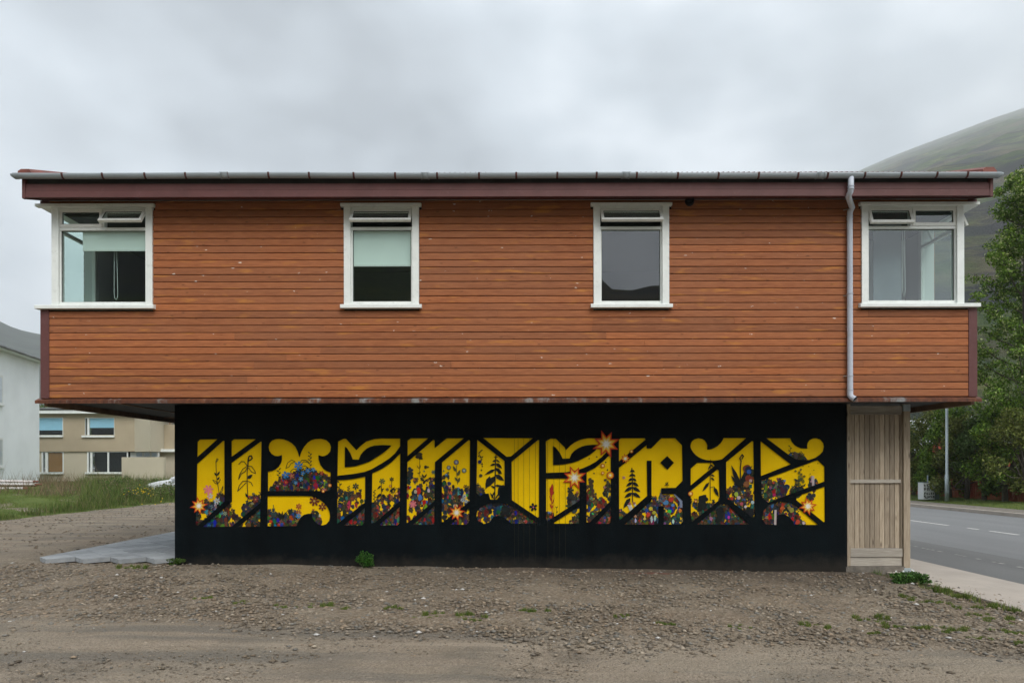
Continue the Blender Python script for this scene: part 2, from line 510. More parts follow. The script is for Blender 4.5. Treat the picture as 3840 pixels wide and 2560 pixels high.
def gravel_mat():
    t = NT('gravel')
    pos = t.n.new('ShaderNodeNewGeometry').outputs['Position']
    sep = t.n.new('ShaderNodeSeparateXYZ'); t.l.new(pos, sep.inputs[0])
    v = t.coord('World')
    big = t.noise(v, 0.55, 5, 0.6)
    mid = t.noise(v, 4.0, 5, 0.6)
    vo = t.n.new('ShaderNodeTexVoronoi'); vo.inputs['Scale'].default_value = 34.0; t.l.new(v, vo.inputs['Vector'])
    vo2 = t.n.new('ShaderNodeTexVoronoi'); vo2.inputs['Scale'].default_value = 85.0; t.l.new(v, vo2.inputs['Vector'])
    peb = t.ramp(vo.outputs['Color'], [(0.1, (0.112, 0.082, 0.056)), (0.5, (0.208, 0.160, 0.112)), (0.9, (0.33, 0.265, 0.198))])
    sand = t.ramp(vo2.outputs['Color'], [(0.1, (0.190, 0.152, 0.112)), (0.9, (0.345, 0.285, 0.218))])
    # compacted wheel track close to the camera, loose brown stones nearer the wall
    ly = t.math('ADD', sep.outputs[1], t.math('MULTIPLY', sep.outputs[0], 0.085))
    ly = t.math('ADD', ly, t.math('MULTIPLY', big, 1.1))
    track = t.n.new('ShaderNodeMapRange'); t.l.new(ly, track.inputs[0])
    track.inputs[1].default_value = -3.35; track.inputs[2].default_value = -3.0; track.inputs[3].default_value = 1.0; track.inputs[4].default_value = 0.0
    alley = t.n.new('ShaderNodeMapRange'); t.l.new(sep.outputs[0], alley.inputs[0])
    alley.inputs[1].default_value = -9.5; alley.inputs[2].default_value = -8.2; alley.inputs[3].default_value = 0.8; alley.inputs[4].default_value = 0.0
    fac = t.math('MAXIMUM', track.outputs[0], alley.outputs[0])
    col = t.mix(fac, peb, sand)
    col = t.mix(t.ramp(mid, [(0.35, 0.0), (0.75, 0.45)]), col, (0.185, 0.150, 0.102))
    col = t.mix(t.ramp(big, [(0.42, 0.0), (0.66, 0.5)]), col, (0.29, 0.252, 0.192))
    col = t.mix(t.ramp(t.noise(v, 1.3, 4), [(0.52, 0.0), (0.72, 0.55)]), col, (0.118, 0.106, 0.086))
    rut = t.noise(t.coord('World', (0.10, 1.1, 1)), 1.6, 5, 0.6)
    col = t.mix(t.math('MULTIPLY', t.ramp(rut, [(0.50, 0.0), (0.62, 0.7)]), fac), col, (0.140, 0.128, 0.108))
    col = t.mix(t.math('MULTIPLY', t.ramp(rut, [(0.36, 0.6), (0.46, 0.0)]), fac), col, (0.36, 0.30, 0.228))
    # earth colour darker towards the wall foot, right-hand part only
    we = t.math('ADD', sep.outputs[1], t.math('MULTIPLY', mid, 1.0))
    foot_dark = t.n.new('ShaderNodeMapRange'); t.l.new(we, foot_dark.inputs[0])
    foot_dark.inputs[1].default_value = -0.5; foot_dark.inputs[2].default_value = 1.0; foot_dark.inputs[3].default_value = 0.0; foot_dark.inputs[4].default_value = 0.7
    rgt = t.n.new('ShaderNodeMapRange'); t.l.new(sep.outputs[0], rgt.inputs[0])
    rgt.inputs[1].default_value = -3.0; rgt.inputs[2].default_value = 0.5
    rgt2 = t.n.new('ShaderNodeMapRange'); t.l.new(sep.outputs[1], rgt2.inputs[0])
    rgt2.inputs[1].default_value = 1.2; rgt2.inputs[2].default_value = 1.0
    col = t.mix(t.math('MULTIPLY', t.math('MULTIPLY', foot_dark.outputs[0], rgt.outputs[0]), rgt2.outputs[0]), col, (0.07, 0.052, 0.040))
    # spilled red paint
    sx, sy = PG(2450, 2150, -0.14)
    dv = t.n.new('ShaderNodeVectorMath'); dv.operation = 'DISTANCE'
    mm = t.n.new('ShaderNodeMapping'); mm.inputs['Location'].default_value = (-sx * 0.55, -sy * 2.2, 0); mm.inputs['Scale'].default_value = (0.55, 2.2, 0)
    t.l.new(pos, mm.inputs[0]); t.l.new(mm.outputs[0], dv.inputs[0]); dv.inputs[1].default_value = (0, 0, 0)
    sp = t.math('ADD', dv.outputs['Value'], t.math('MULTIPLY', mid, 0.7))
    col = t.mix(t.ramp(sp, [(0.38, 0.55), (0.62, 0.0)]), col, (0.22, 0.055, 0.035))
    h = t.math('ADD', t.math('MULTIPLY', vo.outputs['Distance'], -0.7), t.math('MULTIPLY', vo2.outputs['Distance'], -0.35))
    t.bump(h, 0.03, 0.9)
    return t.base(col, 0.92, 0.25)


M['gravel'] = gravel_mat()
ground = link('ground', np_mesh('ground', V, Fc), M['gravel'], smooth=True)
tag(ground, kind='structure', label='brown and grey gravel lot in front of the house')

# loose stones, real geometry
PALE = [(0.21, 0.168, 0.120), (0.25, 0.205, 0.152), (0.32, 0.268, 0.205), (0.15, 0.120, 0.088), (0.23, 0.195, 0.155), (0.28, 0.215, 0.15), (0.19, 0.178, 0.155)]


def stones(n, xr, yr, smin, smax, accept, seed):
    r = np.random.RandomState(seed)
    base = np.array([(0, 0, 1), (1, 0, 0.1), (0.3, 0.95, 0.1), (-0.8, 0.6, 0.1), (-0.8, -0.6, 0.1), (0.3, -0.95, 0.1), (0, 0, -0.6)], float)
    tri = np.array([(0, 1, 2), (0, 2, 3), (0, 3, 4), (0, 4, 5), (0, 5, 1), (6, 2, 1), (6, 3, 2), (6, 4, 3), (6, 5, 4), (6, 1, 5)])
    Vs, Fs, Cs, k = [], [], [], 0
    while k < n:
        x, y = r.uniform(*xr), r.uniform(*yr)
        if r.rand() > accept(x, y):
            k += 0.25
            continue
        s = smin + (smax - smin) * r.rand() ** 2.6
        b = base * (1 + r.uniform(-0.3, 0.3, base.shape)) * np.array([s, s * r.uniform(0.6, 1), s * r.uniform(0.3, 0.6)])
        a = r.uniform(0, 6.28); ca, sa = math.cos(a), math.sin(a)
        b = np.stack([b[:, 0] * ca - b[:, 1] * sa, b[:, 0] * sa + b[:, 1] * ca, b[:, 2]], 1)
        b += np.array([x, y, gz(x, y) + s * 0.12])
        Fs.append(tri + len(Vs) * 7); Vs.append(b)
        c = np.array(PALE[r.randint(len(PALE))]) * r.uniform(0.7, 1.3)
        if r.rand() < 0.006:
            c = np.array((0.6, 0.58, 0.55))
        Cs += [c] * 10
        k += 1
    return np_mesh('loose_stones', np.concatenate(Vs), np.concatenate(Fs), np.array(Cs))


def band(x, y):
    e_ = y + 0.085 * x + 0.55 * mnoise.noise(Vector((x * 0.5, y * 0.5, 7)))
    if y > R_W - 0.05:
        return 0
    return 0.06 + 0.94 * sm(-4.25, -3.7, e_) * (0.45 + 0.55 * sm(0.2, -2.0, e_))


M['stone'] = colmat('stone_colours', 0.9, 0.25, 0.0, 0.3)
so = link('loose_stones', stones(38000, (-9.2, 6.6), (-6.3, R_W), 0.008, 0.040, band, 3), M['stone'])
so3 = link('grit', stones(26000, (-6.5, 6.2), (-6.3, -2.2), 0.004, 0.017, lambda x, y: 1.0, 5), M['stone'])
tag(so3, 'fine grit pressed into the wheel track', 'grit', kind='stuff')
tag(so, 'loose broken stones strewn over the gravel lot', 'stones', kind='stuff')
so2 = link('alley_stones', stones(4500, (-15, -8.1), (1.0, 22), 0.012, 0.045, lambda x, y: 1.0, 4), M['stone'])
tag(so2, 'small stones on the gravel alley beside the house', 'stones', kind='stuff')

# ------------------------------------------------------------------ road, pavements, kerb
RZ = -0.215


def strip(name, x0, x1, y0, y1, z, mat, ny=1, kind='structure', jag=0.0, thick=0.0, seed=1):
    r = random.Random(seed)
    v, f = [], []
    for j in range(ny + 1):
        y = y0 + (y1 - y0) * j / ny
        a = x0 + (r.uniform(-jag, jag) if jag else 0)
        v += [(a, y, z), (x1, y, z)]
    for j in range(ny):
        f.append((2 * j, 2 * j + 1, 2 * j + 3, 2 * j + 2))
    mb = MB().add(v, f)
    if thick:
        n = len(v)
        v2 = [(p[0], p[1], p[2] - thick) for p in v]
        mb.v += v2
        for j in range(ny):
            mb.f.append((2 * j, 2 * j + 2, n + 2 * j + 2, n + 2 * j)); mb.c.append(None)
            mb.f.append((2 * j + 3, 2 * j + 1, n + 2 * j + 1, n + 2 * j + 3)); mb.c.append(None)
    o = mb.build(name, mat)
    tag(o, kind=kind)
    return o


def asphalt(name, a, b, crack=0.0):
    t = NT(name)
    v = t.coord('World')
    c = t.ramp(t.noise(t.coord('World', (0.6, 0.08, 1)), 2.2, 5), [(0.3, a), (0.7, b)])
    c = t.mix(t.ramp(t.noise(v, 140, 3), [(0.4, 0.0), (0.75, 0.5)]), c, tuple(x * 1.5 for x in b))
    if crack:
        c = t.mix(t.ramp(t.noise(t.coord('World', (1.4, 0.25, 1)), 2.0, 6, 0.7), [(0.60, 0.0), (0.66, crack)]), c, tuple(x * 0.55 for x in a))
    t.bump(t.noise(v, 160, 3), 0.004)
    return t.base(c, 0.85, 0.35)


M['asphalt'] = asphalt('asphalt', (0.150, 0.153, 0.155), (0.185, 0.187, 0.187))
M['asphalt_old'] = asphalt('old_asphalt', (0.105, 0.107, 0.106), (0.145, 0.145, 0.142), 0.6)
M['fadedpaint'] = simple('faded_road_paint', (0.30, 0.29, 0.27), 0.85, 0.3, 12)
M['roadpaint'] = simple('worn_road_paint', (0.62, 0.61, 0.57), 0.8, 0.2, 12)
strip('road', 9.5, 17.45, -60, 400, RZ, M['asphalt'], 40)
strip('road_edge_lane', 7.4, 9.56, -60, 400, RZ + 0.004, M['asphalt_old'], 900, jag=0.0)
sp_ = strip('pavement', 6.15, 7.5, -40, 60, RZ + 0.03, M['pavement'], 160, jag=0.05, thick=0.06)
strip('far_pavement', 17.6, 19.1, -60, 400, RZ + 0.125, M['concrete'], 4)
kerb = bpy.data.objects.new('kerb', None); COL.objects.link(kerb); tag(kerb, kind='structure')
kmb = MB().box(17.42, 17.6, 0.01, 0.99, RZ - 0.05, RZ + 0.13).mesh('kerb_stone')
kmb.materials.append(M['pavement'])
for i in range(-4, 56):
    o = link('kerb_stone', kmb, None, kerb); o.location = (0, float(i), 0)
for k in range(-6, 26):                                            # centre-line dashes
    y0 = 7.2 + k * 2.86
    dash = MB()
    r = random.Random(k)
    yy = y0
    while yy < y0 + 2.0:
        st = r.uniform(0.12, 0.5)
        if r.random() < 0.86:
            dash.quad((12.92 + r.uniform(-.01, .02), yy, RZ + 0.004), (13.03 - r.uniform(-.01, .02), yy, RZ + 0.004), (13.03 - r.uniform(-.01, .02), min(yy + st, y0 + 2), RZ + 0.004), (12.92 + r.uniform(-.01, .02), min(yy + st, y0 + 2), RZ + 0.004))
        yy += st
    o = dash.build('road_marking', M['roadpaint']); tag(o, kind='structure')
edge = MB(); r = random.Random(9); yy = -3.0
while yy < 9:
    st = r.uniform(0.03, 0.13)
    if r.random() < 0.38:
        edge.quad((8.80, yy, RZ + 0.008), (8.86 + r.uniform(0, .03), yy, RZ + 0.008), (8.86 + r.uniform(0, .03), yy + st, RZ + 0.008), (8.80, yy + st, RZ + 0.008))
    yy += st
tag(edge.build('edge_line', M['fadedpaint']), kind='structure')


def grass_ground(name, lo, hi):
    t = NT(name)
    v = t.coord('World')
    c = t.ramp(t.noise(v, 0.8, 6, 0.65), [(0.3, lo), (0.7, hi)])
    c = t.mix(t.ramp(t.noise(v, 3.5, 5, 0.7), [(0.5, 0.0), (0.8, 0.35)]), c, (0.20, 0.19, 0.075))
    t.bump(t.noise(v, 25, 5, 0.7), 0.05)
    return t.base(c, 0.95, 0.1)


M['lawn'] = grass_ground('lawn', (0.075, 0.115, 0.026), (0.14, 0.175, 0.048))
# right-hand verge and field rising to the mountain
v, f = [], []
xs = [19.1, 19.6, 21, 24, 30, 40, 55, 80, 120]; ys = [-40, -20, 0, 10, 20, 30, 45, 70, 110, 180, 300]
for y in ys:
    for x in xs:
        v.append((x, y, RZ + 0.10 + 0.12 * sm(19.1, 21, x) + 7.0 * sm(45, 120, x) + 5.0 * sm(60, 200, y)))
f = [(j * len(xs) + i, j * len(xs) + i + 1, (j + 1) * len(xs) + i + 1, (j + 1) * len(xs) + i) for j in range(len(ys) - 1) for i in range(len(xs) - 1)]
tag(MB().add(v, f).build('verge', M['lawn'], smooth=True), kind='structure')
# left-hand bank
xs = list(np.arange(-20, -14.4, 0.35)) + []
xs = sorted(list(np.arange(-34, -20, 0.9)) + xs + [-40, -50, -70, -100]); ys = sorted(list(np.arange(2, 40, 0.8)) + [-30, -15, -5, 50, 65, 90, 140, 220])
v = []
for y in ys:
    for x in xs:
        edge_ = 0.25 * mnoise.noise(Vector((0, y * 0.7, 2)))
        z = gz(-15.0, y) + 0.012 + bank(x + edge_, y) + 0.10 * mnoise.noise(Vector((x * 0.8, y * 0.5, 1))) * sm(-15.2, -17, x) - (0.12 if x > -14.9 + edge_ else 0)
        v.append((x + (edge_ if x > -17 else 0), y, z))
f = [(j * len(xs) + i, j * len(xs) + i + 1, (j + 1) * len(xs) + i + 1, (j + 1) * len(xs) + i) for j in range(len(ys) - 1) for i in range(len(xs) - 1)]
tag(MB().add(v, f).build('grass_bank', M['lawn'], smooth=True), kind='structure')


def bz(x, y):
    return gz(-15.0, y) + 0.012 + bank(x, y)


# ------------------------------------------------------------------ mountains
def hill_mat(name, hi=1.0):
    t = NT(name)
    v = t.coord('World')
    n1 = t.noise(v, 0.012, 8, 0.6)
    n2 = t.noise(v, 0.06, 8, 0.7)
    n3 = t.noise(t.coord('World', (0.35, 0.35, 1.6)), 0.035, 7, 0.65)
    n4 = t.noise(v, 0.4, 7, 0.75)
    c = t.ramp(t.mix(0.5, n2, n4), [(0.38, (0.014, 0.028, 0.009)), (0.5, (0.052, 0.088, 0.022)), (0.62, (0.135, 0.155, 0.042))])
    c = t.mix(t.ramp(n1, [(0.46, 0.0), (0.60, 0.8)]), c, (0.13, 0.095, 0.066))
    c = t.mix(t.ramp(n3, [(0.50, 0.0), (0.57, 0.92)]), c, (0.022, 0.025, 0.032))
    c = t.mix(t.ramp(t.noise(v, 0.022, 6), [(0.62, 0.0), (0.68, 0.8)]), c, (0.20, 0.19, 0.065))
    t.bump(t.mix(0.5, n2, n4), 9.0, 0.9)
    return t.base(c, 0.95, 0.1)


M['hill'] = hill_mat('mountain_slope')
M['far_hill'] = simple('dark_far_slope', (0.032, 0.042, 0.034), 0.95, 0.5, 0.02)


def fan(name, pxs, etop, d0, dmax, nd, rough, seed, mat, back=False, z0=0.0):
    """a slope rising from distance d0 to dmax; pxs = directions (tan * F), etop(px) = tan of the skyline"""
    v = []
    ts = [d0 * (dmax / d0) ** (k / nd) for k in range(nd + 1)]
    for d in ts:
        for p in pxs:
            tx = p / F
            m = etop(p) / (1 - d0 / dmax)
            x = tx * d; y = d - D
            z = CH + m * (d - d0) + z0
            nzv = mnoise.fractal(Vector((x * 0.006 + seed, y * 0.006, seed)), 0.9, 2.1, 6)
            led = mnoise.noise(Vector((x * 0.003, y * 0.003, z * 0.03 + seed)))
            z += rough * min(d - d0, 190 + 0.04 * d) * ((0.17 * nzv + 0.07 * led) * (1 - d / dmax) ** 0.8)
            v.append((x, -y - 2 * D if back else y, z))
    n = len(pxs)
    f_ = [(j * n + i, j * n + i + 1, (j + 1) * n + i + 1, (j + 1) * n + i) for j in range(nd) for i in range(n - 1)]
    if back:
        f_ = [t_[::-1] for t_ in f_]
    mb = MB().add(v, f_)
    o = mb.build(name, mat, smooth=True)
    return tag(o, kind='structure')


def interp(pts):
    xs_, ys_ = zip(*pts)
    return lambda p: float(np.interp(p, xs_, ys_))


sky_r = interp([(200, 0.0), (600, 0.12), (1000, 0.335), (1180, 0.40), (1313, 0.427), (1427, 0.446), (1558, 0.465), (1672, 0.481), (1803, 0.500), (1920, 0.515), (2400, 0.56), (4500, 0.66)])
fan('mountain', [200 + 20 * i for i in range(231)], sky_r, 110, 3400, 120, 0.5, 2.3, M['hill'])
sky_l = interp([(-4200, 0.34), (-2600, 0.27), (-2050, 0.225), (-1920, 0.211), (-1860, 0.200), (-1770, 0.192), (-1650, 0.188), (-1300, 0.14), (-700, 0.06), (-300, 0.02)])
fan('far_mountain', [-4200 + 40 * i for i in range(98)], sky_l, 420, 1150, 40, 0.35, 8.1, M['far_hill'])
# the valley side behind the viewer, which the window panes mirror
sky_b = interp([(-3200, 0.50), (-1500, 0.49), (-950, 0.47), (-500, 0.43), (0, 0.36), (330, 0.298), (400, 0.272), (480, 0.270), (580, 0.279), (800, 0.26), (1300, 0.18), (1700, 0.14), (3000, 0.13)])
fan('valley_side', [-3200 + 40 * i for i in range(156)], sky_b, 60, 330, 40, 0.35, 5.5, M['hill'], back=True)

# ------------------------------------------------------------------ the house
XL, XR = P(154, 1300)[0], P(3664, 1300)[0]
ZB = 2.615                      # underside of the lowest board
PITCH = 0.1103
BD = 8.2                        # depth of the house
ZS = 2.575                      # soffit under the upper floor
house = thing('house', 'two-storey house with red-brown timber upper floor jutting over a black mural wall', 'house', (0, 0, -0.1))
house_off = Vector((0, 0, 0.1))


def part(mb, name, mat, parent=None, smooth=False, bevel=0, mesh=None):
    """a part of the house given in world coordinates"""
    o = mb.build(name, mat, None, smooth, bevel) if mesh is None else link(name, mesh, mat, None, smooth, bevel)
    o.parent = parent or house
    if parent is None:
        o.location = house_off
    return o


# --- window layout from the photograph (outer casing edges, head, sill)
ZH0, ZH1 = P(1920, 776)[1], P(1920, 765.5)[1]       # head board
ZS0, ZS1 = P(1920, 1157)[1], P(1920, 1144)[1]       # sill
ZT0, ZT1 = P(1920, 860)[1], P(1920, 849)[1]         # transom bar
ZP0 = P(1920, 1128)[1]                              # bottom of the big pane


def X(px):
    return (px - PX) * D / F


WIN = [dict(l=197, r=575, kind='cl'), dict(l=1292, r=1573, kind='m'), dict(l=2227, r=2510, kind='m'), dict(l=3231, r=3615, kind='cr')]

# --- wall core (hidden structure, gives rooms their walls)
core = MB()
TW = 0.16
BACK = 0.03                     # cladding battens
YI = BACK + TW                  # inner face of the front wall


def wall_block(x0, x1, z0, z1):
    core.box(x0, x1, BACK, YI, z0, z1)


zc0, zc1 = ZB, 5.66
solid = [(X(568), X(1300)), (X(1566), X(2234)), (X(2503), X(3238))]
wall_block(XL + .02, XR - .02, zc0, ZS0 + 0.02)
wall_block(XL + .02, XR - .02, ZH1 - 0.02, zc1)
for a, b in solid:
    wall_block(a, b, ZS0 + .021, ZH1 - .021)
SIDE_Y = 1.04                   # corner window reaches this far along the side
for sx in (XL, XR):
    a, b = (sx + .02, sx + .22) if sx < 0 else (sx - .22, sx - .02)
    core.box(a, b, YI + .001, BD, zc0, ZS0 + .02)
    core.box(a, b, YI + .001, BD, ZH1 - .02, zc1)
    core.box(a, b, SIDE_Y, BD, ZS0 + .021, ZH1 - .021)
core.box(XL + .23, XR - .23, BD - .2, BD, zc0, zc1)
wall_core = part(core, 'wall_core', M['int_white'])
rooms = MB()
rooms.box(XL + .22, XR - .22, YI + .01, BD - .21, ZB + .02, ZB + .12)                   # floor
rooms.box(XL + .22, XR - .22, YI + .01, BD - .21, 5.48, 5.56)                           # ceiling
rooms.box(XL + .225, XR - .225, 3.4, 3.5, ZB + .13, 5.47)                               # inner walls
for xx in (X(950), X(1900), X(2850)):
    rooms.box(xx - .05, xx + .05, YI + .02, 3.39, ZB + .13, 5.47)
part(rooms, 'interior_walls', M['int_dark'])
for a, b in ((XL + .222, XL + .252), (XR - .252, XR - .222)):
    part(MB().box(a, b, SIDE_Y + .01, 1.42, ZB + .13, 5.47), 'interior_lining', M['int_white'])

part(MB().box(X(2850) + .06, XR - .26, 1.46, 1.5, ZB + .13, 5.47), 'interior_partition', M['int_white'])
part(MB().box(X(3330), X(3440), .42, .44, ZB + .13, 5.40), 'curtain', M['curtain'])
# --- cladding boards
cl = part(MB().box(XL + .10, XR - .10, BACK - .006, BACK - .001, ZB, 5.62), 'wall_backing', M['seam'])
# openings in the backing are cut by building it as strips instead
bm_ = MB()
bm_.box(XL + .10, XR - .10, BACK - .006, BACK - .001, ZB, ZS0)
bm_.box(XL + .10, XR - .10, BACK - .006, BACK - .001, ZH1 + .001, 5.62)
for a, b in solid:
    bm_.box(a + .02, b - .02, BACK - .006, BACK - .001, ZS0 + .001, ZH1)
old = cl.data; cl.data = bm_.mesh('wall_backing'); cl.data.materials.append(M['seam']); bpy.data.meshes.remove(old)


def board_profile(z0, z1, t=0.0):
    f_ = -0.002 + t
    return [(f_ + .010, z0 + .002), (f_ + .0015, z0 + .006), (f_, z0 + .016), (f_ + .0005, z0 + .5 * (z1 - z0)), (f_ + .0015, z1 - .016),
            (f_ + .005, z1 - .0065), (f_ + .014, z1 - .005), (BACK - .006, z1 - .005), (BACK - .006, z0 + .002)][::-1]


rb = random.Random(21)


def run_boards(x0, x1, z0, z1, jag=True):
    x = x0
    cuts = [x0]
    while True:
        ln = rb.uniform(2.1, 4.6)
        if x + ln > x1 - 0.8:
            break
        x += ln; cuts.append(x)
    cuts.append(x1)
    for a, b in zip(cuts[:-1], cuts[1:]):
        dz = rb.uniform(-.0012, .0012)
        part(MB().prism_x(board_profile(z0 + dz, z1 + dz, rb.uniform(-.0015, .0015)), a + .0008, b - .0008), 'cladding_board', M['clad'], cl)
    return


xl_c, xr_c = X(186), X(3632)
for k in range(27):
    z0, z1 = ZB + k * PITCH, ZB + (k + 1) * PITCH
    if k < 12:
        run_boards(xl_c, xr_c, z0, z1)
    elif k < 26:
        for a, b in ((575, 1292), (1573, 2227), (2510, 3231)):
            run_boards(X(a) + .003, X(b) - .003, z0, z1)
    else:
        for a, b in ((582, 1280), (1582, 2218), (2520, 3223)):
            run_boards(X(a) + .003, X(b) - .003, z0, z1)
        for a, b in ((186, 582), (1280, 1582), (2218, 2520), (3223, 3632)):
            run_boards(X(a) + .003, X(b) - .003, ZH1 + .004, z1)
run_boards(xl_c, xr_c, ZB + 27 * PITCH, 5.622)
# side walls: boards joined (never seen front-on)
for sx, sgn in ((XL, -1), (XR, 1)):
    sb = MB()
    for k in range(27):
        z0, z1 = ZB + k * PITCH, ZB + (k + 1) * PITCH
        ya = 0.125 if (k < 12 or k == 26) else SIDE_Y + .02
        if k == 26:
            z0 = ZH1 + .03
        pr = [(sx + sgn * (.02 - (p[0] + .002)) - sgn * .02, p[1]) for p in board_profile(z0, z1)]
        pr = [(sx - sgn * (p[0] + .002), p[1]) for p in board_profile(z0, z1)]
        sb.prism_y(pr if sgn > 0 else pr[::-1], ya, BD)
    o = part(sb, 'side_cladding', M['clad']); tag(o, kind='stuff')
# corner boards below the sill and above the head
for px0, px1 in ((154, 186), (3632, 3664)):
    a, b = X(px0), X(px1)
    part(MB().box(a, b, -.012, .12, ZB - .005, ZS0 - .002), 'corner_board', M['trim'], bevel=.003)
    part(MB().box(a, b, -.012, .12, ZH1 + .002, 5.62), 'corner_board', M['trim'], bevel=.003)

# --- windows


def sash(win, x0, x1, z0, z1, y, tilt=0.0, fw=.042, th=.045, sloped=True):
    """an opening light: four-sided frame and its pane; tilt = outward opening about its top edge"""
    m = MB()
    iz0, iz1 = z0 + fw * 1.15, z1 - fw
    m.box(x0, x1, y, y + th, z0, iz0); m.box(x0, x1, y, y + th, iz1, z1)
    m.box(x0, x0 + fw, y, y + th, iz0, iz1); m.box(x1 - fw, x1, y, y + th, iz0, iz1)
    g = MB().sheet(x0 + fw - .004, x1 - fw + .004, y + .026, iz0 - .004, iz1 + .004)
    gk = MB()
    for q in ((x0 + fw, x1 - fw, iz0, iz0 + .006), (x0 + fw, x1 - fw, iz1 - .006, iz1), (x0 + fw, x0 + fw + .006, iz0 + .006, iz1 - .006), (x1 - fw - .006, x1 - fw, iz0 + .006, iz1 - .006)):
        gk.box(q[0], q[1], y + .012, y + .022, q[2], q[3])
    if tilt:
        rot = Matrix.Rotation(-tilt, 4, 'X'); piv = Vector((0, y, z1))
        for mb in (m, g, gk):
            mb.v = [tuple(rot @ (Vector(p) - piv) + piv) for p in mb.v]
    part(m, 'sash', M['white2'], win, bevel=.003)
    part(g, 'pane', M['glass'], win)
    part(gk, 'gasket', M['gasket'], win)
    if tilt:                                    # stay arm
        xm = (x0 + x1) / 2
        part(MB().tube([(xm, y + .05, z0 + .05), (xm + .03, y - .02, z0 + .03), (xm, y - math.sin(tilt) * (z1 - z0) * .8, z1 - math.cos(tilt) * (z1 - z0) * .8)], .006, 6), 'stay_arm', M['gasket'], win)


